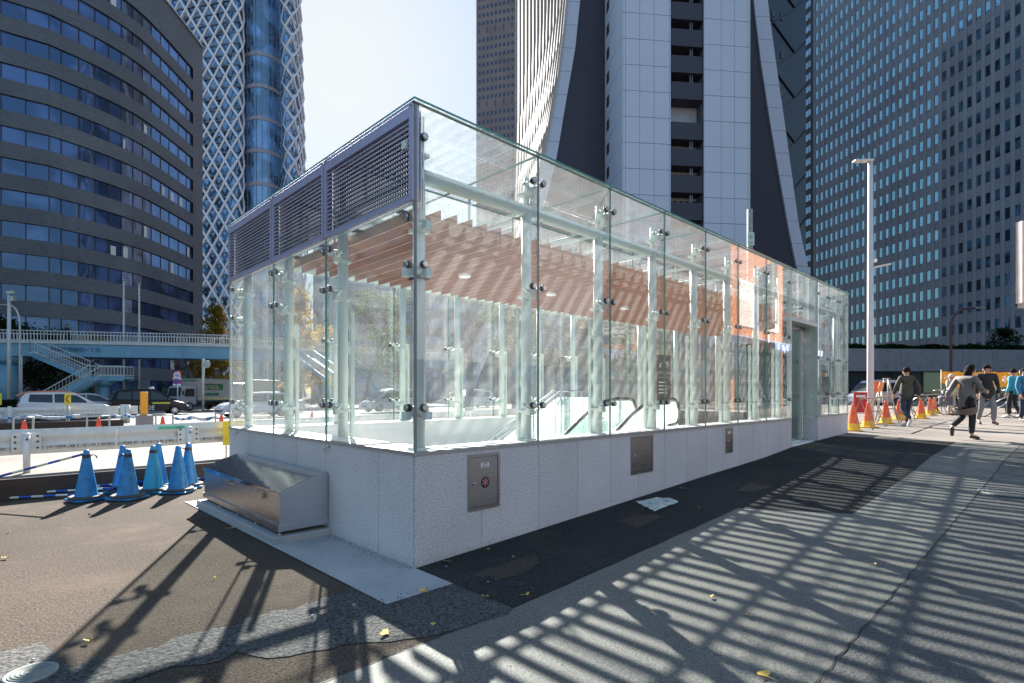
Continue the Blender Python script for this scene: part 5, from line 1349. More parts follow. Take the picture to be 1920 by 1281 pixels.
TX = dict(body=[(-2.15, .5), (-2.2, .95), (-2.0, 1.06), (-.8, 1.03), (.9, 1.0), (1.55, .93), (2.05, .75), (2.18, .42)], roof=[(-2.18, 1.0), (-1.95, 1.62), (-1.2, 1.76), (.0, 1.76), (.5, 1.64), (1.3, .99)])
TG = [[(-1.95, 1.1), (-1.15, 1.06), (-1.15, 1.58), (-1.82, 1.56)], [(-1.07, 1.06), (-.12, 1.04), (-.12, 1.62), (-1.07, 1.6)], [(-.04, 1.04), (1.05, 1.02), (.48, 1.5), (.1, 1.6), (-.04, 1.62)]]
c3_ = car('taxi_cab', 'black taxi van lettered RIDE on its side with a white roof lamp', 'taxi', 4.4, 1.7, pm=mat('black_car_paint', (.006,.007,.012), .22, 0, .02, 1, spec=.25), belt=1, glass_side=TG, **TX)
place(c3_, 201, 352, 40.3, 1)
g = MB(); g.lathe([(0, .0), (.16, .0), (.17, .06), (.12, .13), (0, .15)], (.15, 0, 1.77), 16); g.build('roof_lamp', M_SW, c3_, world=False)
o0 = ROOTLOC[c3_]; text('RIDE', 'door_lettering', M_SW, c3_, (o0.x-.75, o0.y-.862, .36), (1,0,0), (0,0,1), .44, .006)
g = MB(); g.box(.02, 1.05, -.866, -.856, .76, .86); g.build('yellow_label', mat('lime_label', (.62,.62,.05), .5), c3_, world=False)
c4_ = car('white_car', 'white car nosing out from behind the left corner of the glass entrance', 'car', 4.3, 1.72, pm=paint('white_car_paint', (.62,.62,.66)), belt=.9, glass_side=HG, **HB)
place(c4_, 402, 545, 31.8, -1)
c5_ = dup(c2_, (0,0,0), 0, 'silver saloon seen through the left end glass below the bridge'); place(c5_, 455, 560, 38, -1)
MV = dict(body=[(-2.3, .5), (-2.35, 1.0), (-2.2, 1.12), (-.8, 1.06), (.9, 1.02), (1.6, .95), (2.15, .75), (2.35, .42)], roof=[(-2.33, 1.05), (-2.15, 1.72), (-1.2, 1.84), (.2, 1.8), (.8, 1.62), (1.75, .98)])
MG = [[(-2.1, 1.15), (-1.15, 1.1), (-1.15, 1.64), (-1.98, 1.62)], [(-1.07, 1.1), (.1, 1.06), (.1, 1.66), (-1.07, 1.66)], [(.18, 1.06), (1.45, 1.02), (.75, 1.5), (.4, 1.62), (.18, 1.65)]]
c6_ = car('minivan', 'silver minivan seen through the glass either side of the corner post', 'minivan', 4.7, 1.8, pm=paint('silver_car_paint', (.42,.43,.46)), belt=1, glass_side=MG, **MV)
place(c6_, 656, 800, 34, -1)
c7_ = dup(c6_, (0,0,0), 0, 'silver minivan further right, faint behind the long glass wall'); place(c7_, 818, 940, 39, -1)
KV = dict(body=[(-1.7, .5), (-1.72, 1.0), (-1.65, 1.05), (-.4, 1.03), (.9, 1.0), (1.4, .95), (1.65, .8), (1.7, .4)], roof=[(-1.7, 1.0), (-1.62, 1.75), (-1.1, 1.86), (.3, 1.85), (.75, 1.72), (1.42, .98)])
KG = [[(-1.5, 1.1), (-.6, 1.08), (-.6, 1.66), (-1.45, 1.64)], [(-.5, 1.08), (.2, 1.06), (.2, 1.68), (-.5, 1.66)], [(.3, 1.06), (1.2, 1.04), (.75, 1.58), (.3, 1.66)]]
c8_ = car('white_van', 'small white van parked behind the tall lamp post on the right', 'van', 3.4, 1.5, pm=paint('white_car_paint', (.62,.62,.66)), belt=1, glass_side=KG, **KV)
p = P(1643, 38); c8_.location = (p.x, p.y, .55); c8_.rotation_euler.z = math.atan2(-RGT.y, -RGT.x)+.15
g = MB(); g.tube([(1.0, .755, .78), (1.0, .762, .78)], .13, 16); g.build('yellow_dot', mat('yellow_dot', (.8,.45,.02), .5), c8_, world=False)
c9_ = car('dark_car', 'dark car with red rear lamp between the glass entrance and the white van', 'car', 4.3, 1.7, pm=paint('dark_blue_car_paint', (.02,.03,.07)), belt=.9, glass_side=HG, **HB)
p = P(1560, 43); c9_.location = (p.x, p.y, .58); c9_.rotation_euler.z = math.atan2(-RGT.y, -RGT.x)
# box truck
tr_ = thing('box_truck', 'grey box truck turning towards the camera, lettered side, behind the taxi', 'truck', (0,0,0))
M_TRK = paint('grey_truck_paint', (.33,.34,.36)); M_BOX = mat('truck_box_panel', (.33,.31,.28), .45, 0, .06)
g = MB(); g.prism([(1.0, -.85, .55), (2.35, -.85, .45), (2.4, -.85, 1.15), (2.22, -.85, 2.0), (2.0, -.85, 2.08), (1.0, -.85, 2.08)], (0, 1.7, 0)); g.build('cab', M_TRK, tr_, world=False, bevel=.05)
g = MB(); g.prism([(2.41, -.74, 1.22), (2.41, .74, 1.22), (2.245, .70, 1.93), (2.245, -.70, 1.93)], (.012, 0, .003)); g.build('windscreen', M_CARG, tr_, world=False)
for s_ in (-1, 1):
    g = MB(); g.prism([(1.2, s_*.856, 1.2), (2.1, s_*.856, 1.2), (2.0, s_*.856, 1.85), (1.2, s_*.856, 1.85)], (0, s_*.01, 0)); g.build('side_window', M_CARG, tr_, world=False)
    g = MB(); g.obox((2.43, s_*.62, .72), (.03,0,0), (0,.14,0), (0,0,.09)); g.build('headlight', M_LAMPW, tr_, world=False)
    g = MB(); g.obox((2.35, s_*1.03, 1.5), (.03,0,0), (0,.08,0), (0,0,.16)); g.bar((2.25, s_*.85, 1.75), (2.35, s_*1.03, 1.7), .03, .03); g.build('mirror', M_TRIM, tr_, world=False)
g = MB(); g.box(2.38, 2.42, -.5, .5, .85, 1.05); g.box(2.36, 2.46, -.85, .85, .42, .58); g.build('bumper', M_TRIM, tr_, world=False)
g = MB(); g.box(-2.3, .95, -.95, .95, .85, 2.75); g.build('cargo_box', M_BOX, tr_, world=False, bevel=.02)
g = MB()
for z in (.85, 2.72): g.box(-2.32, .97, -.97, .97, z, z+.05)
g.box(.95, .975, -.8, .8, 2.5, 2.62); g.build('box_trim', mat('truck_box_green_trim', (.05,.16,.09), .5), tr_, world=False)
g = MB(); g.box(-2.2, 2.2, -.4, .4, .5, .7); g.build('chassis', M_TRIM, tr_, world=False)
for x in (1.65, -1.4):
    for y in (-.75, .75): wheel(tr_, x, y, .38, .24)
g = MB(); g.box(-1.5, .6, .951, .957, 1.75, 2.3); g.build('sign_patch', mat('dark_green_patch', (.03,.14,.07), .5), tr_, world=False)
g = MB(); g.box(-1.1, .6, .951, .957, 1.25, 1.5); g.build('sign_patch', mat('dark_green_patch', (.03,.14,.07), .5), tr_, world=False)
text('ロハロル', 'side_lettering', mat('cream_red_lettering', (.75,.35,.3), .5), tr_, (.55, .962, 1.85), (-1,0,0), (0,0,1), .42, .004)
g = MB(); g.box(-2.1, .8, .951, .956, .92, 1.1); g.build('picture_strip', mat('straw_strip', (.5,.42,.2), .6, 0, .5, 6), tr_, world=False)
p = P(375, 47); tr_.location = (p.x, p.y, .012); hd = (CAM-p); hd.z = 0; hd.normalize(); hd = (hd*math.cos(RAD(40))-RGT*math.sin(RAD(40))); tr_.rotation_euler.z = math.atan2(hd.y, hd.x)
t2 = thing('tanker_lorry', 'dark blue lorry cab just left of the glass corner, behind the box truck', 'lorry', (0,0,0)); g = MB(); g.box(-.9, 1.1, -1.0, 1.0, .5, 2.5); g.build('cab', paint('dark_blue_lorry', (.03,.06,.12)), t2, world=False, bevel=.08)
g = MB(); g.box(1.10, 1.115, -.85, .85, 1.5, 2.3); g.build('windscreen', M_CARG, t2, world=False); g = MB(); g.box(-5, -1.0, -1.1, 1.1, .8, 2.9); g.build('cargo_box', M_BOX, t2, world=False, bevel=.03)
for x in (.4, -3.6):
    for y in (-.8, .8): wheel(t2, x, y, .42, .26)
p = P(440, 56); t2.location = (p.x, p.y, .012); t2.rotation_euler.z = tr_.rotation_euler.z

# ------------------------------------------------------------------ right side: cones, pipe barriers, boards, bicycles, banner
CL = [(1600, 14.3, 'orange and yellow cone nearest the glass entrance'), (1628, 15.4, 'orange and yellow cone, second from the glass entrance'), (1661, 17.0, 'orange and yellow cone, third from the glass entrance, left of the walker in dark jeans'),
      (1686, 18.9, 'orange and yellow cone peeping out left of the walker in dark jeans'), (1727, 19.6, 'orange and yellow cone just right of the walker in dark jeans'), (1744, 22.0, 'orange and yellow cone beside the bicycle wheel'), (1752, 23.6, 'orange and yellow cone behind the basket bicycle')]
o1 = cone('traffic_cone', CL[0][2], 'traffic cone', 'orange cones along the right hand barrier', M_ORC, None, True); put(o1, 1600, 14.3, .2)
for px, d, lb in CL[1:]: put(dup(o1, (0,0,0), .5, lb), px, d, .5+px)
M_PIPE = mat('dusty_pipe', (.42,.37,.32), .5, .3, .15, 10)
def barrier(lb, a, b):
    a, b = Vector(a), Vector(b); t = thing('pipe_barrier', lb, 'barrier', (a+b)/2, 0, 'pipe barriers between the orange cones'); dr_ = (b-a).normalized(); n_ = Vector((-dr_.y, dr_.x, 0)).normalized()
    for e in (a, b):
        g = MB(); g.tube([e-n_*.3, e+Vector((0,0,.82)), e+n_*.3], .016, 8); g.tube([e-n_*.3, e+n_*.3], .012, 6); g.tube([e-n_*.13+Vector((0,0,.45)), e+n_*.13+Vector((0,0,.45))], .012, 6); g.build('a_frame', M_PIPE, t)
    g = MB(); g.tube([a-dr_*.1+Vector((0,0,.84)), b+dr_*.1+Vector((0,0,.84))], .02, 8); g.build('top_pipe', M_PIPE, t)
bp = [P(1611, 14.6), P(1640, 16.0), P(1668, 17.6), P(1700, 19.4), P(1735, 21.4), P(1762, 23.6)]
nm = ['first', 'second', 'third', 'fourth', 'fifth']
for k in range(5):
    a, b = bp[k].copy(), bp[k+1].copy(); a.z = gz(a.x, a.y); b.z = gz(b.x, b.y); a2 = a.lerp(b, .06); b2 = a.lerp(b, .9); barrier('%s pipe barrier with A frame ends, counted from the glass entrance' % nm[k], a2, b2)
def standboard(lb, px, d, z0, z1, w, m, tilt=0, name='red_board', txt=None):
    c = P(px, d); gzz = gz(c.x, c.y); t = thing(name, lb, 'board', (c.x, c.y, gzz)); g = MB(); c.z = gzz
    g.obox(c+Vector((0,0,(z0+z1)/2)), RGT*w/2, FWD*.02+RGT*tilt*.0, Vector((0,0,(z1-z0)/2))+RGT*tilt); g.build('panel', m, t)
    g = MB()
    for s_ in (-1, 1): g.tube([c+RGT*s_*w*.4-FWD*.1, c+RGT*s_*w*.4+FWD*.03+Vector((0,0,z0+.05))], .012, 6)
    g.build('legs', M_PIPE, t)
    if txt: g = MB(); g.obox(c+Vector((0,0,z1-.13))-FWD*.025, RGT*w*.35, FWD*.003, (0,0,.035)); g.build('white_strip', M_SW, t)
standboard('dark red notice board standing behind the second orange cone', 1613, 17.2, .35, 1.0, .42, mat('dark_red_board', (.50,.03,.03), .5), 0, 'red_board', 1)
standboard('orange panel leaning left of the A frame stand', 1640, 18.5, .95, 1.35, .22, mat('orange_red_panel', (.75,.14,.04), .5), .05)
standboard('lighter orange panel hanging right of the redder one', 1651, 18.6, 1.0, 1.32, .16, mat('light_orange_panel', (.80,.30,.10), .5), .05)
c = P(1662, 18.8); c.z = gz(c.x, c.y); g = MB()
for s_ in (-1, 1): g.tube([c+RGT*.38*s_, c+RGT*.06*s_+Vector((0,0,1.45))], .022, 8); g.tube([c+RGT*.38*s_+FWD*.5, c+RGT*.06*s_+Vector((0,0,1.45))], .022, 8)
g.tube([c-RGT*.2+Vector((0,0,.9)), c+RGT*.2+Vector((0,0,.9))], .018, 8); g.tube([c-RGT*.12+Vector((0,0,1.44)), c+RGT*.12+Vector((0,0,1.44))], .022, 8)
tag(g.build('trestle', M_PIPE), 'pale A frame trestle standing above the cones right of the lamp post', 'trestle')
def bicycle(lb, px, d, ang, basket=True):
    c = P(px, d); t = thing('bicycle', lb, 'bicycle', (c.x, c.y, gz(c.x, c.y)), ang)
    for x in (-.52, .52):
        g = MB(); g.tube([(x+.33*math.cos(a), 0, .34+.33*math.sin(a)) for a in [2*math.pi*k/28 for k in range(29)]], .018, 7, caps=False); w = g.build('wheel', M_TYRE, t, world=False)
        g = MB()
        for k in range(12): a = 2*math.pi*k/12; g.tube([(x, 0, .34), (x+.32*math.cos(a), 0, .34+.32*math.sin(a))], .003, 4)
        g.tube([(x, -.04, .34), (x, .04, .34)], .02, 8); g.build('spokes', M_BOLT, w, world=False)
        g = MB(); g.tube([(x+.37*math.cos(a), 0, .34+.37*math.sin(a)) for a in [math.pi*(.1+.8*k/10) for k in range(11)]], .014, 6); g.build('mudguard', M_BOLT, t, world=False)
    g = MB()
    for p in ([(.52,0,.34),(.42,0,.78),(.38,0,.98)], [(.42,0,.75),(.1,0,.42),(-.08,0,.32)], [(-.08,0,.32),(-.2,0,.82)], [(-.52,0,.34),(-.08,0,.32)], [(-.52,0,.34),(-.17,0,.70)], [(.40,0,.86),(-.12,0,.55)]): g.tube(p, .016, 8)
    g.build('frame', mat('silver_bike_paint', (.5,.5,.48), .35, .5), t, world=False)
    g = MB(); g.tube([(.20, -.27, 1.0), (.36, -.2, 1.04), (.38, 0, .98), (.36, .2, 1.04), (.20, .27, 1.0)], .013, 8); g.build('handlebar', M_BOLT, t, world=False)
    g = MB(); g.prism([(-.36, -.06, .84), (-.30, -.09, .86), (-.05, -.02, .87), (-.05, .02, .87), (-.30, .09, .86), (-.36, .06, .84)], (0, 0, .05)); g.build('saddle', M_TRIM, t, world=False)
    if basket:
        g = MB(); x0, x1, y0, y1, z0, z1 = .50, .80, -.17, .17, .72, .96
        for k in range(7):
            y = y0+(y1-y0)*k/6; g.tube([(x0, y, z1), (x0+.04, y, z0), (x1-.04, y, z0), (x1, y, z1)], .005, 4)
        for z in (.76, .82, .88, .96): g.tube([(x0, y0, z), (x1, y0, z), (x1, y1, z), (x0, y1, z), (x0, y0, z)], .006, 4)
        g.box(x0+.02, x1-.02, y0+.01, y1-.01, z0, .9); g.build('basket', mat('grey_basket', (.14,.13,.14), .6), t, world=False)
    return t
fw = math.atan2(-FWD.y, -FWD.x)
bicycle('bicycle with a grey front basket facing the camera behind the orange cones', 1748, 22.6, fw+.35)
bicycle('bicycle beside the person in black, only its near wheel clear', 1873, 20.5, fw+1.2, False)
bicycle('bicycle parked behind the people at the right edge', 1930, 24, fw+1.3)
t = thing('yellow_banner', 'orange yellow banner with white writing hung behind the people', 'banner', P(1835, 26, .6)); a, b = P(1765, 26), P(1912, 27); g = MB(); n = 24; z0, z1 = ZY(727, 26), ZY(697, 26); vs = []
for k in range(n+1):
    p = a.lerp(b, k/n)+FWD*.06*math.sin(k*1.1); e = .12*math.sin(k*.5) if k else 0; vs += [(p.x, p.y, z0+.05*math.sin(k*.7)+(.0 if k > 1 else .2)), (p.x, p.y, z1+.02*math.sin(k*1.7))]
g.add(vs, [(2*k, 2*k+2, 2*k+3, 2*k+1) for k in range(n)], 0, True); g.build('cloth', mat('marigold_cloth', (.85,.42,.03), .8, 0, .1, 4), t, recalc=False)
dx = (b-a).normalized()
for s_, px in (('ラ', 1769), ('ン', 1781), ('ホ', 1878), ('ン', 1890)): text(s_, 'banner_lettering', M_WTXT, t, P(px, 25.8, z0+.25), dx, (0,0,1), .42, .01)
g = MB()
for p in (a, b): g.tube([(p.x, p.y, .5), (p.x, p.y, z1+.1)], .02, 8)
g.build('banner_poles', M_PIPE, t)

# ------------------------------------------------------------------ trees and planting
M_BARK = mat('grey_brown_bark', (.10,.08,.065), .85, 0, .25, 6)
def leafmat(name, c, c2):
    m, nt, bs, L = nodes(name); nt.nodes.remove(bs); v = coord(nt); col = rampn(nt, noise(nt, v, .9, 4, .7), [(.32, c), (.66, c2)])
    d = nt.nodes.new('ShaderNodeBsdfDiffuse'); tl = nt.nodes.new('ShaderNodeBsdfTranslucent'); mx = nt.nodes.new('ShaderNodeMixShader'); mx.inputs[0].default_value = .4
    L.new(col, d.inputs[0]); L.new(col, tl.inputs[0]); L.new(d.outputs[0], mx.inputs[1]); L.new(tl.outputs[0], mx.inputs[2]); L.new(mx.outputs[0], nt.nodes['Material Output'].inputs[0]); return m
L_YEL = leafmat('ginkgo_yellow', (.30,.17,.015), (.62,.40,.04)); L_OLV = leafmat('golden_olive', (.10,.075,.012), (.30,.19,.02)); L_GRN = leafmat('mid_green_leaf', (.035,.06,.015), (.12,.15,.04)); L_DRK = leafmat('dark_green_leaf', (.010,.022,.010), (.035,.055,.02))
def tree(name, lb, px, d, h, cw, leaf, n=2500, base=.25, seed=1, ls=.16, bare=0, shape='round', z0=None):
    rr = random.Random(seed); c = P(px, d); c.z = gz(c.x, c.y) if z0 is None else z0; t = thing(name, lb, 'tree', c)
    tk = MB(); tips = []
    def grow(p, dr, l, r, dep):
        q = p+dr*l*.5+Vector((rr.uniform(-1,1), rr.uniform(-1,1), 0))*l*.06; e = q+(dr+Vector((rr.uniform(-.2,.2), rr.uniform(-.2,.2), .05))).normalized()*l*.5
        tk.tube([p, q, e], [r, r*.8, r*.62], 7 if dep < 2 else 4, 0, False); tips.append((e, dep)); tips.append((q, dep))
        if dep >= (5 if bare else 3): return
        for _ in range(3 if dep < 3 else 2):
            a = rr.uniform(0, 6.28); sp = rr.uniform(.35, .8) if shape != 'cone' else rr.uniform(.7, 1.3)
            nd = (dr+Vector((math.cos(a)*sp, math.sin(a)*sp, rr.uniform(-.1, .3)))).normalized(); grow(e, nd, l*rr.uniform(.55, .8), r*.55, dep+1)
    trunk_h = h*(base if not bare else .28)
    if shape == 'cone':
        tk.tube([c, c+Vector((0,0,h*.95))], [.16, .02], 8)
        for k in range(60):
            z = h*(.12+.83*k/60); a = rr.uniform(0, 6.28); ln = cw/2*(1-(z/h))**.7*rr.uniform(.6, 1.1)+.2; p = c+Vector((0,0,z)); e = p+Vector((math.cos(a)*ln, math.sin(a)*ln, ln*.3)); tk.tube([p, e], [.04, .012], 4, 0, False)
            for q in range(4): tips.append((p.lerp(e, .35+.2*q), 3))
    else:
        tk.tube([c, c+Vector((.05,.03,trunk_h))], [h*.022+.05, h*.016+.03], 10); grow(c+Vector((.05,.03,trunk_h)), Vector((rr.uniform(-.1,.1), rr.uniform(-.1,.1), 1)), (h-trunk_h)*.38, h*.014+.02, 0)
    tk.build('trunk', M_BARK, t)
    if leaf is None: return t
    cr = MB(); pts = [e for e, dp in tips if dp >= (1 if shape != 'cone' else 0)]
    if shape == 'round':
        ctr = c+Vector((0,0,h*.62)); 
        for _ in range(60):
            a, b_ = rr.uniform(0, 6.28), rr.uniform(-.9, 1); rad = rr.uniform(.45, 1.0); pts.append(ctr+Vector((math.cos(a)*cw/2*math.sqrt(max(0, 1-b_*b_))*rad, math.sin(a)*cw/2*math.sqrt(max(0, 1-b_*b_))*rad, b_*h*.36)))
    for k in range(n):
        p = rr.choice(pts); s_ = cw*.055 if shape != 'cone' else .28; q = p+Vector((rr.gauss(0, s_), rr.gauss(0, s_), rr.gauss(0, s_*.8)))
        a = Vector((rr.gauss(0,1), rr.gauss(0,1), rr.gauss(0,1))).normalized(); b_ = a.orthogonal().normalized(); cc = a.cross(b_); z = ls*rr.uniform(.6, 1.3)
        cr.add([q-b_*z, q-cc*z*.55, q+b_*z, q+cc*z*.55], [(0,1,2,3)])
    cr.build('crown', leaf, t, recalc=False); return t
tree('ginkgo_tree', 'golden olive street tree between the brick block and the lattice tower', 402, 60, 11.6, 5.5, L_OLV, 5000, .1, 2, .15, 0, 'cone')
tree('ginkgo_tree', 'low golden tree under the bridge beside the box truck', 418, 64, 7.5, 6, L_OLV, 3500, .2, 12, .15)
tree('street_tree', 'brownish tree behind the bridge right of the flagpoles', 350, 62, 8.2, 4.5, L_OLV, 1300, .25, 5, .13)
tree('street_tree', 'dark evergreen tree behind the left end of the footbridge', 18, 55, 9.0, 7, L_DRK, 5000, .3, 6, .16)
tree('street_tree', 'dark evergreen behind the footbridge above the lettering', 85, 58, 8.3, 8, L_DRK, 5000, .3, 7, .16)
tree('street_tree', 'dark tree under the bridge stairs behind the orange roofed car', 110, 52, 5.4, 7, L_DRK, 3500, .3, 8, .16)
tree('small_shrub_tree', 'small pale bare twigged plant showing above the bridge rail', 174, 54, 7.8, 2.2, L_OLV, 500, .5, 9, .1)
tree('ginkgo_tree', 'tall yellow ginkgo seen through the left end glass', 563, 58, 13.0, 4.0, L_YEL, 4500, .15, 3, .17, 0, 'cone')
tree('ginkgo_tree', 'low broad bright yellow tree seen through the left end glass', 600, 66, 9.5, 6.5, L_YEL, 5000, .2, 4, .17)
tree('bare_tree', 'bare twigged tree against the white sky behind the left end glass', 588, 75, 15.5, 7, None, 0, .25, 14, .1, 1)
tree('street_tree', 'sparse green leaved tree behind the glass left of the corner post', 690, 56, 12.5, 6.5, L_GRN, 3200, .2, 15, .14)
tree('street_tree', 'smaller green tree behind the glass just left of the corner post', 748, 60, 9.5, 5, L_GRN, 2200, .2, 16, .14)
tree('bare_tree', 'large bare tree seen behind the corner post', 770, 48, 17, 10, None, 0, .25, 17, .1, 1)
tree('bare_tree', 'large bare tree seen between the first two inner posts', 880, 46, 16, 10, None, 0, .25, 18, .1, 1)
tree('street_tree', 'dusty green tree behind the second bay of the long glass wall', 965, 50, 11, 7, L_GRN, 4500, .2, 19, .15)
tree('street_tree', 'dark tree behind the third bay of the long glass wall', 1065, 46, 8.5, 7, L_DRK, 4200, .2, 20, .15)
tree('street_tree', 'green tree behind the escalator head', 1205, 40, 8.0, 6.0, L_GRN, 4200, .2, 21, .14)
tree('podium_tree', 'small dark tree growing on the concrete podium at the right', 1880, 66, 3.6, 3.6, L_DRK, 2500, .2, 22, .12, z0=5.9)
def hedge(name, lb, a, b, w, h, z, m, n, seed, ls=.10):
    rr = random.Random(seed); a, b = Vector(a), Vector(b); t = (b-a).normalized(); n_ = Vector((-t.y, t.x, 0)); g = MB()
    for k in range(n):
        s_ = rr.random(); q = a.lerp(b, s_)+n_*rr.uniform(-w/2, w/2)+Vector((0,0,z+h*rr.random()**.7*(.85+.15*math.sin(s_*60)))); x = Vector((rr.gauss(0,1), rr.gauss(0,1), rr.gauss(0,1))).normalized(); y = x.orthogonal().normalized(); w_ = x.cross(y); e = ls*rr.uniform(.6, 1.4)
        g.add([q-y*e, q-w_*e*.6, q+y*e, q+w_*e*.6], [(0,1,2,3)])
    o = tag(g.build(name, m, recalc=False), lb, 'hedge'); return o
hedge('hedge', 'dark clipped hedge along the top of the concrete podium', P(1340, 54.8), P(2060, 58.6), .9, .75, 5.85, L_DRK, 14000, 31, .12)
hedge('hedge', 'low dark hedge at the foot of the blue bridge pier', P(-40, 42.5), P(42, 42.5), 1.0, 1.0, .0, L_DRK, 2500, 32, .1)
hedge('hedge', 'yellowing hedge strip behind the escalator', P(1020, 47), P(1240, 44), .8, .6, 4.2, L_OLV, 2500, 33, .1)
wl = thing('street_wall', 'low grey wall carrying the yellowing hedge behind the glass', 'wall', P(1130, 46)); a, b = P(960, 48.5), P(1330, 44.5); t_ = (b-a).normalized(); n_ = Vector((-t_.y, t_.x, 0)); g = MB(); g.prism([a, b, b+n_*.6, a+n_*.6], (0, 0, 4.2)); g.build('wall_face', M_CONC, wl)
g = MB(); g.prism([a-n_*.06+Vector((0,0,2.9)), b-n_*.06+Vector((0,0,2.9)), b-n_*.01+Vector((0,0,2.9)), a-n_*.01+Vector((0,0,2.9))], (0,0,.5)); g.build('blue_green_fascia', mat('blue_green_fascia', (.03,.22,.30), .5), wl)

# ------------------------------------------------------------------ litter, leaves, covers
M_LEAF = mat('fallen_ginkgo_yellow', (.72,.45,.08), .7, 0, .2, 20); M_LEAFB = mat('dry_brown_leaf', (.30,.16,.08), .8)
def gp(px, py, z=0.0):
    for _ in range(6):
        d = (1.51-z)*FX/(py-737); p = P(px, d); z = gz(p.x, p.y)
    p.z = z; return p
def leaf(px, py, s_, rz, m=M_LEAF, lb='small fallen yellow ginkgo leaf lying on the asphalt', grp='fallen yellow ginkgo leaves'):
    p = gp(px, py); t = None; g = MB(); n = 9; vs = [(0, 0, .004)]
    for k in range(n):
        a = -1.05+2.1*k/(n-1); r = s_*(1 if k not in (4,) else .72)*(1+.06*math.sin(k*2)); vs.append((r*math.sin(a), r*math.cos(a), .006+.012*abs(math.sin(k*1.3+rz))))
    g.add(vs, [(0, k+1, k+2) for k in range(n-1)], 0, True); g.tube([(0, 0, .004), (.15*s_, -.5*s_, .006), (.3*s_, -.9*s_, .004)], s_*.03, 4)
    o = g.build('fallen_leaf', m); o.location = (p.x, p.y, p.z+.012); o.rotation_euler.z = rz; tag(o, lb, 'leaf', grp)
LV = ((796,1113,.042,'yellow leaf on the far edge of the concrete slab corner'), (912,1121,.036,'yellow leaf on the black strip, left of the two on its edge'), (984,1119,.036,'yellow leaf on the seam between black strip and grey asphalt'),
  (812,1177,.02,'tiny yellow leaf on the coarse strip below the slab corner'), (1222,1147,.032,'yellow leaf at the pointed shadow near the left of the sun stripes'), (1330,1122,.03,'pale leaf lying across a sun stripe in the middle foreground'),
  (915,1034,.016,'tiny leaf on the black strip under the first wall cabinet'), (964,1048,.02,'tiny orange yellow leaf beside the dusty repair under the first cabinet'), (12,1048,.04,'yellow leaf at the left edge of the sunlit brown asphalt'),
  (14,1000,.03,'tan leaf at the left edge nearer the cones'), (402,1088,.025,'small leaf in the sunlit patch left of the shadow of a glass clamp'), (168,1205,.03,'small pale leaf in the shadow at the start of the coarse strip'),
  (432,993,.05,'yellow leaf on the asphalt in front of the steel box'), (1440,1275,.05,'yellow leaf cut by the bottom edge of the picture'), (1405,1158,.025,'dull leaf in the shade among the sun stripes, lower right'),
  (1636,1061,.03,'tan leaf on a sun stripe beside the long seam'), (1168,930,.02,'tiny leaf at the foot of the granite wall near the plastic sheet'), (1312,955,.02,'tiny leaf on the black strip right of the plastic sheet'))
for i, (px, py, s_, lb_) in enumerate(LV): leaf(px, py, s_, i*1.9, M_LEAF, lb_)
leaf(729, 1193, .055, .6, M_LEAF, 'large curled ochre leaf lying in the patch of light on the coarse strip', 'larger dry leaves')
leaf(840, 1055, .05, 2.0, M_LEAFB, 'reddish brown dry leaf against the foot of the granite wall near the corner', 'larger dry leaves')
leaf(1282, 918, .06, 1.0, M_LEAFB, 'reddish scrap at the foot of the granite wall by the second cabinet', 'larger dry leaves')
g = MB(); rr = random.Random(8); vs = []; N_ = 9; A_q = [gp(1190, 943), gp(1228, 962), gp(1272, 944), gp(1258, 936)]
for i in range(N_+1):
    for j in range(N_+1):
        s_, u_ = i/N_, j/N_; p = (A_q[0]*(1-s_)+A_q[3]*s_)*(1-u_)+(A_q[1]*(1-s_)+A_q[2]*s_)*u_; vs.append((p.x, p.y, p.z+.014+.045*rr.random()*(1 if 0 < i < N_ and 0 < j < N_ else .25)))
g.add(vs, [(i*(N_+1)+j, i*(N_+1)+j+1, (i+1)*(N_+1)+j+1, (i+1)*(N_+1)+j) for i in range(N_) for j in range(N_)], 0, True)
tag(g.build('plastic_sheet', mat('pale_green_plastic', (.50,.56,.52), .35, 0, .5, 14), recalc=False), 'crumpled pale plastic sheet lying on the black asphalt strip', 'litter')
def cover(px, py, r, lb, z_=.014, m=None):
    p = gp(px, py); t = thing('manhole_cover', lb, 'manhole cover', p); g = MB(); g.lathe([(0, z_), (r*.86, z_), (r*.88, z_-.004), (r*.90, z_), (r, z_), (r*1.02, 0)], p, 36); g.build('cover_plate', m or mat('worn_cast_iron', (.16,.16,.15), .6, .3, .25, 12), t)
    g = MB()
    for k in range(5): rr_ = r*(.15+.16*k); g.lathe([(rr_, z_+.002), (rr_+r*.03, z_+.005), (rr_+r*.06, z_+.002)], p, 30)
    g.build('cast_rings', m or MC['worn_cast_iron'], t)
cover(58, 1266, .115, 'small round cover in the coarse strip at the bottom left corner', .016, mat('grey_green_cover', (.26,.28,.25), .6, .2, .2, 12)); cover(1893, 925, .30, 'round iron manhole cover at the right edge of the asphalt')
for i, (px, py, cl) in enumerate(((585, 1158, 'scuffed metal cap on the coarse strip below the concrete slab'), (837, 1065, 'scuffed metal cap on the black strip at the foot of the wall corner'), (915, 1094, 'scuffed metal cap by the dusty repair nearest the corner'), (62, 1241, 'scuffed metal cap beside the small round cover'))):
    p = gp(px, py); g = MB(); g.lathe([(0, .006), (.007, .006), (.009, .003), (.009, .0)], (0,0,0), 12); o = g.build('bottle_cap', mat('scuffed_cap', (.25,.28,.3), .5, .2)); o.location = (p.x, p.y, p.z+.012); tag(o, cl, 'bottle cap', 'scattered bottle caps')

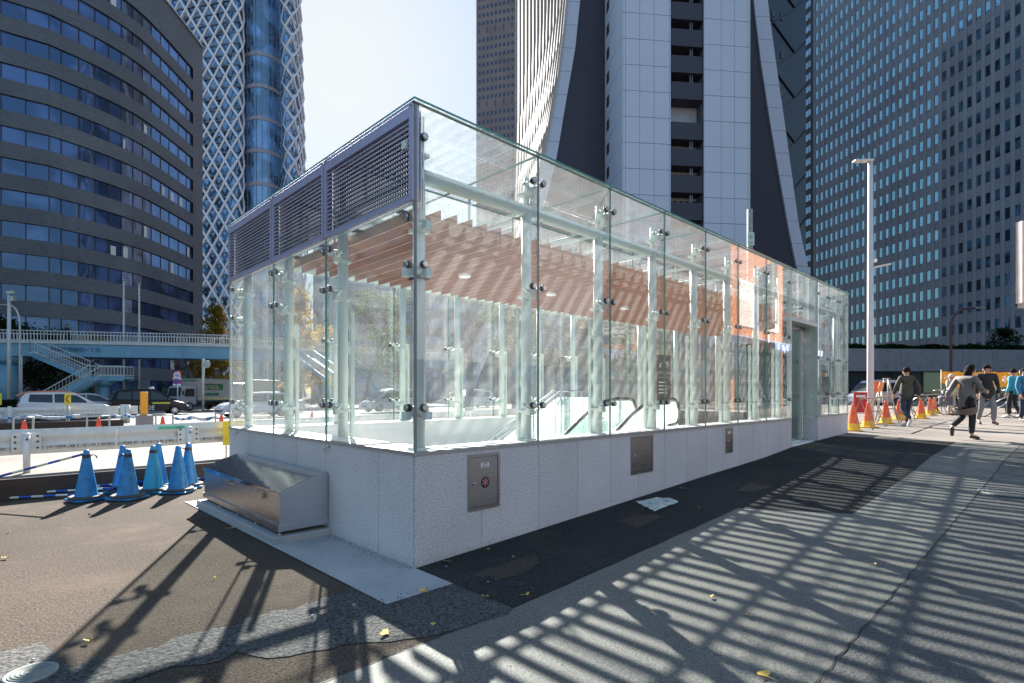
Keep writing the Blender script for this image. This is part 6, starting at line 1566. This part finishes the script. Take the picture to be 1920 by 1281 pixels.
g = MB(); rr = random.Random(77)
def grit(u, v, r, dz):
    z = gz(u, v)+dz; a = rr.uniform(0, 6.28); g.add([(u+r*math.cos(a), v+r*math.sin(a), z), (u+r*math.cos(a+2.2), v+r*math.sin(a+2.2), z), (u+r*math.cos(a+4.2), v+r*math.sin(a+4.2), z), (u, v, z+r*.9)], [(0,1,3), (1,2,3), (2,0,3)])
for _ in range(420): grit(rr.uniform(0, 9), -.01-abs(rr.gauss(0, .05)), rr.uniform(.003, .009), .005)
for _ in range(260): grit(-.01-abs(rr.gauss(0, .06)), rr.uniform(0, 1.55), rr.uniform(.003, .008), .009)
for _ in range(260): grit(rr.uniform(-.6, .4), -.53+rr.gauss(0, .08), rr.uniform(.004, .010), .008)
for _ in range(300): grit(rr.uniform(-3.5, 1.5), rr.uniform(-2.5, 3.5), rr.uniform(.002, .006), .004)
o = g.build('loose_grit', mat('loose_dark_grit', (.07,.065,.055), .9, 0, .5, 30), recalc=False); o['kind'] = 'stuff'; o['label'] = 'loose dark grit scattered along the foot of the granite wall'; o['category'] = 'grit'

# ------------------------------------------------------------------ people
M_SKIN = mat('skin', (.50,.29,.20), .5); M_HAIR = mat('dark_hair', (.02,.015,.012), .85, 0, .4, 60, spec=.1)
def skinmesh(name, V, E, R, m, parent, sub=1):
    me = bpy.data.meshes.new(name+'_tmp'); me.from_pydata(V, E, []); ob = bpy.data.objects.new(name+'_tmp', me); COL.objects.link(ob)
    ob.modifiers.new('s', 'SKIN'); sv = me.skin_vertices[0].data
    for i, r in enumerate(R):
        sv[i].radius = (r, r) if isinstance(r, (int, float)) else r; sv[i].use_root = (i == 0)
    sb = ob.modifiers.new('u', 'SUBSURF'); sb.levels = sub; sb.render_levels = sub
    dg = bpy.context.evaluated_depsgraph_get(); m2 = bpy.data.meshes.new_from_object(ob.evaluated_get(dg)); m2.name = name
    bpy.data.objects.remove(ob); bpy.data.meshes.remove(me); m2.materials.clear(); m2.materials.append(m)
    for p in m2.polygons: p.use_smooth = True; p.material_index = 0
    o = bpy.data.objects.new(name, m2); COL.objects.link(o); o.parent = parent; return o
BASE = dict(pel=(0,0,.92), wst=(0,.01,1.08), chs=(0,.0,1.30), nck=(0,-.01,1.46), hd0=(0,.02,1.525), hd1=(0,.03,1.61),
    sL=(-.19,-.01,1.39), eL=(-.24,-.03,1.10), wL=(-.24,.07,.86), sR=(.19,-.01,1.39), eR=(.24,-.03,1.10), wR=(.24,.07,.86),
    hL=(-.10,0,.88), kL=(-.11,.03,.48), aL=(-.11,-.02,.09), tL=(-.12,.14,.04), hR=(.10,0,.88), kR=(.11,.03,.48), aR=(.11,-.02,.09), tR=(.12,.14,.04))
def person(lb, px, d, h, ang, pose, coat, trou, shoe, coatlen=.75, bag=None, vest=None, hairlong=False, cap=None, hood=False, sleeves=True, z=None):
    c = P(px, d); t = thing('person', lb, 'person', (c.x, c.y, gz(c.x, c.y)+.006 if z is None else z), ang); J_ = dict(BASE); J_.update(pose); k = h/1.70
    J_ = {a: Vector(b)*k for a, b in J_.items()}
    names = ['pel','wst','chs','nck','hd0','hd1','sL','eL','wL','sR','eR','wR','hL','kL','aL','tL','hR','kR','aR','tR']
    V = [J_[n] for n in names]; ix = {n: i for i, n in enumerate(names)}
    E = [(ix[a], ix[b]) for a, b in (('pel','wst'),('wst','chs'),('chs','nck'),('nck','hd0'),('hd0','hd1'),('chs','sL'),('sL','eL'),('eL','wL'),('chs','sR'),('sR','eR'),('eR','wR'),('pel','hL'),('hL','kL'),('kL','aL'),('aL','tL'),('pel','hR'),('hR','kR'),('kR','aR'),('aR','tR'))]
    rad = dict(pel=.085, wst=.085, chs=.095, nck=.05, hd0=.075, hd1=.085, sL=.045, eL=.038, wL=.028, sR=.045, eR=.038, wR=.028, hL=.065, kL=.05, aL=.042, tL=.035, hR=.065, kR=.05, aR=.042, tR=.035)
    R = [rad[n]*k for n in names]
    for s_ in 'LR':        # hand: palm, four fingers and a thumb
        w = J_['w'+s_]; e = J_['e'+s_]; dr_ = (w-e).normalized(); sd_ = dr_.cross(Vector((1,0,0))).normalized(); sx = 1 if s_ == 'R' else -1
        pi = len(V); V.append(w+dr_*.055*k); R.append(.026*k); E.append((ix['w'+s_], pi))
        for f, ln in zip((-1.5, -.5, .5, 1.5), (.055, .07, .075, .065)):
            a = len(V); V.append(w+dr_*.095*k+sd_*f*.018*k); R.append(.0095*k); E.append((pi, a)); V.append(V[a]+(dr_*ln+Vector((-sx*.015, 0, 0)))*k); R.append(.008*k); E.append((a, a+1))
        a = len(V); V.append(w+dr_*.05*k+sd_*.045*k); R.append(.011*k); E.append((pi, a)); V.append(V[a]+(dr_*.035+sd_*.015)*k); R.append(.009*k); E.append((a, a+1))
    skinmesh('body', V, E, R, M_SKIN, t)
    g = MB(); hc = (J_['hd0']+J_['hd1'])/2; up = (J_['hd1']-J_['hd0']).normalized(); n = 16; prof = []
    rings = 7
    vs = []; 
    for i in range(rings+1):
        a = math.pi*.62*i/rings
        for j in range(n):
            b_ = 2*math.pi*j/n; x, y, zz = math.sin(a)*math.cos(b_), math.sin(a)*math.sin(b_), math.cos(a)
            if y > .15 and zz < .35: y = .15+(y-.15)*.25       # hairline at the face
            vs.append(hc+Vector((x*(.094+.004*math.sin(j*5)), y*.108-.012, zz*.112+.03+.004*math.sin(j*3+i)))*k)
    g.add(vs, [(i*n+j, i*n+(j+1) % n, (i+1)*n+(j+1) % n, (i+1)*n+j) for i in range(rings) for j in range(n)], 0, True)
    if hairlong: g.tube([hc+Vector((0,-.07,.02))*k, hc+Vector((0,-.1,-.1))*k, hc+Vector((0,-.11,-.22))*k], [.085*k, .08*k, .05*k], 12)
    g.build('hair', cap or M_HAIR, t, world=False)
    g = MB(); fy = .095
    for sx in (-1, 1): g.lathe([(0, 0), (.009, -.004)], hc+Vector((sx*.032*k, fy*k, 0)), 8, 0, 'y')
    g.build('eyes', M_TAPE, t, world=False)
    g = MB(); g.add([hc+Vector(v_)*k for v_ in ((0,.092,.012), (-.013,.090,-.03), (.013,.090,-.03), (0,.118,-.026))], [(0,1,3), (0,3,2), (1,2,3)])
    for sx in (-1, 1): g.obox(hc+Vector((sx*.088, .0, -.01))*k, Vector((.008,0,0))*k, Vector((0,.018,0))*k, Vector((0,0,.03))*k)
    g.build('nose_and_ears', M_SKIN, t, world=False)
    g = MB(); g.obox(hc+Vector((0, .093, -.052))*k, Vector((.02,0,0))*k, Vector((0,.004,0))*k, Vector((0,0,.004))*k); g.build('mouth', mat('lips', (.35,.12,.10), .5), t, world=False)
    # coat
    cz = coatlen; hem = J_['pel'].lerp((J_['kL']+J_['kR'])/2, max(0, .92-cz)/.44) if cz < .92 else J_['pel']
    f_ = max(.12, (.92-cz)/.44+.1); cV = [J_['wst'], J_['chs'], J_['nck']-Vector((0,0,.02)), J_['pel'], J_['hL'].lerp(J_['kL'], f_), J_['hR'].lerp(J_['kR'], f_)]; cE = [(0,1),(1,2),(0,3),(3,4),(3,5)]; cR = [.145, .155, .075, .165, .150, .150]
    if sleeves:
        for s_ in 'LR':
            b_ = len(cV); cV += [J_['s'+s_], J_['e'+s_], J_['w'+s_]]; cE += [(1, b_), (b_, b_+1), (b_+1, b_+2)]; cR += [.075, .062, .048]
    skinmesh('coat', cV, cE, [(r*k if isinstance(r, float) else (r[0]*k, r[1]*k)) for r in cR], coat, t)
    tV = [J_['pel']-Vector((0,0,.02))]; tE = []; tR = [.115*k]
    for s_ in 'LR':
        b_ = len(tV); tV += [J_['h'+s_], J_['k'+s_], J_['a'+s_]+Vector((0,0,.02))]; tE += [(0, b_), (b_, b_+1), (b_+1, b_+2)]; tR += [.09*k, .075*k, .062*k]
    skinmesh('trousers', tV, tE, tR, trou, t)
    for s_ in 'LR':
        a_, tt = J_['a'+s_], J_['t'+s_]; dr_ = (tt-a_).normalized(); heel = a_-dr_*.05*k-Vector((0,0,.035*k)); skinmesh('shoe', [heel, a_*.45+tt*.55-Vector((0,0,.01*k)), tt+dr_*.07*k-Vector((0,0,.002))], [(0,1),(1,2)], [.045*k, .046*k, .034*k], shoe, t)
    if vest:
        g = MB(); ch, ws = J_['chs'], J_['wst']; 
        for q, r_ in ((ws+Vector((0,0,.02)), .152), (ch-Vector((0,0,.05)), .158)): g.lathe([(r_*k, -.03), (r_*k, .03)], q, 20)
        g.build('reflective_vest', vest, t, world=False)
    if bag:
        bc, bs_ = bag; g = MB(); g.obox(Vector(bc)*k, Vector((.06,0,0)), Vector((0,.17,0)), Vector((0,0,.11))); b_ = g.build('handbag', M_BAG, t, world=False, bevel=.04)
        g = MB(); g.tube([Vector(bc)*k+Vector((0,-.12,.1)), Vector(bc)*k+Vector((0,0,.26)), Vector(bc)*k+Vector((0,.12,.1))], .012, 8); g.build('strap', M_TAPE, b_, world=False)
    return t
M_BAG = mat('grey_handbag', (.22,.22,.24), .5, 0, .3, 12)
M_JEAN = mat('dark_denim', (.02,.03,.06), .8, 0, .3, 9); M_BLK = mat('black_cloth', (.018,.018,.02), .85); M_GRYC = mat('grey_cloth', (.20,.19,.21), .85); M_OLC = mat('dark_olive_jacket', (.05,.05,.035), .8, 0, .4, 5); M_TEALC = mat('teal_jacket', (.03,.30,.42), .7); M_BEI = mat('beige_workwear', (.48,.42,.33), .8); M_QUILT = mat('brown_grey_quilted_coat', (.17,.14,.13), .6, 0, .12, 3)
M_SHW = mat('white_trainer', (.6,.62,.68), .5); M_SHB = mat('dark_shoe', (.04,.035,.03), .5); M_HV = mat('fluorescent_yellow', (.55,.80,.03), .5)
away = math.atan2(FWD.y, FWD.x)-math.pi/2           # body faces local +Y
def hdg(deg): return away-RAD(deg)                     # degrees clockwise from walking straight away
person('person walking away in dark jeans and dark olive jacket, left heel raised', 1700, 15.7, 1.72, hdg(-5), dict(kL=(-.11,.02,.50), aL=(-.11,-.26,.20), tL=(-.12,-.20,.06), kR=(.11,.10,.49), aR=(.11,.10,.09), tR=(.12,.26,.04), eL=(-.27,.06,1.12), wL=(-.24,.18,.93), eR=(.28,-.12,1.12), wR=(.28,-.1,.87)), M_OLC, M_JEAN, M_SHW, .80)
person('person in brown quilted coat striding with a grey handbag, nearest of the group', 1812, 11.9, 1.62, hdg(75), dict(kL=(-.10,.02,.50), aL=(-.10,-.30,.27), tL=(-.10,-.30,.13), kR=(.09,.06,.49), aR=(.09,.02,.09), tR=(.10,.19,.04), eL=(-.26,-.12,1.14), wL=(-.24,-.28,.98), eR=(.26,.1,1.12), wR=(.22,.28,1.10), pel=(0,-.02,.92), chs=(0,.05,1.30), nck=(0,.08,1.45), hd0=(0,.12,1.53), hd1=(0,.15,1.63)), M_QUILT, M_BLK, M_SHB, .56, ((-.30, -.22, .88), 1), hairlong=True)
person('tall person in black coat and grey trousers walking behind the one in the quilted coat', 1850, 16.3, 1.80, hdg(200), dict(kL=(-.12,.12,.50), aL=(-.12,.10,.09), tL=(-.13,.26,.05), kR=(.11,-.02,.49), aR=(.12,-.20,.12), tR=(.13,-.06,.05), eL=(-.28,-.1,1.14), eR=(.28,.04,1.12)), M_BLK, M_GRYC, M_SHB, .80)
person('person in a teal jacket with black trousers and pale trainers', 1900, 19.6, 1.78, hdg(-20), dict(kL=(-.11,.08,.49), aL=(-.12,.06,.09), tL=(-.13,.21,.04), aR=(.12,-.16,.11), tR=(.13,-.02,.04)), M_TEALC, M_BLK, M_SHW, .82)
person('person in blue cut off by the right edge of the picture', 1921, 17.5, 1.74, hdg(170), dict(), mat('blue_jumper', (.03,.18,.32), .8), M_JEAN, M_SHW, .82)
person('worker in beige overalls and a fluorescent yellow vest under the banner', 1783, 21.8, 1.66, hdg(160), dict(eL=(-.3,.05,1.12), eR=(.3,.06,1.14), wR=(.22,.2,1.25)), M_BEI, M_BEI, M_SHB, .85, None, M_HV, cap=mat('pale_cap', (.55,.52,.5), .6))
person('person in black crossing the footbridge left of the flagpoles', 126, 49.3, 1.68, hdg(90), dict(kL=(-.11,.15,.50), aL=(-.11,.2,.09), tL=(-.12,.35,.04), aR=(.11,-.2,.12)), M_BLK, M_BLK, M_SHB, .8, z=6.05)
person('person in dark clothes standing on the stair landing of the footbridge', 174, 46.2, 1.68, hdg(60), dict(), M_JEAN, M_BLK, M_SHB, .8, z=2.80)
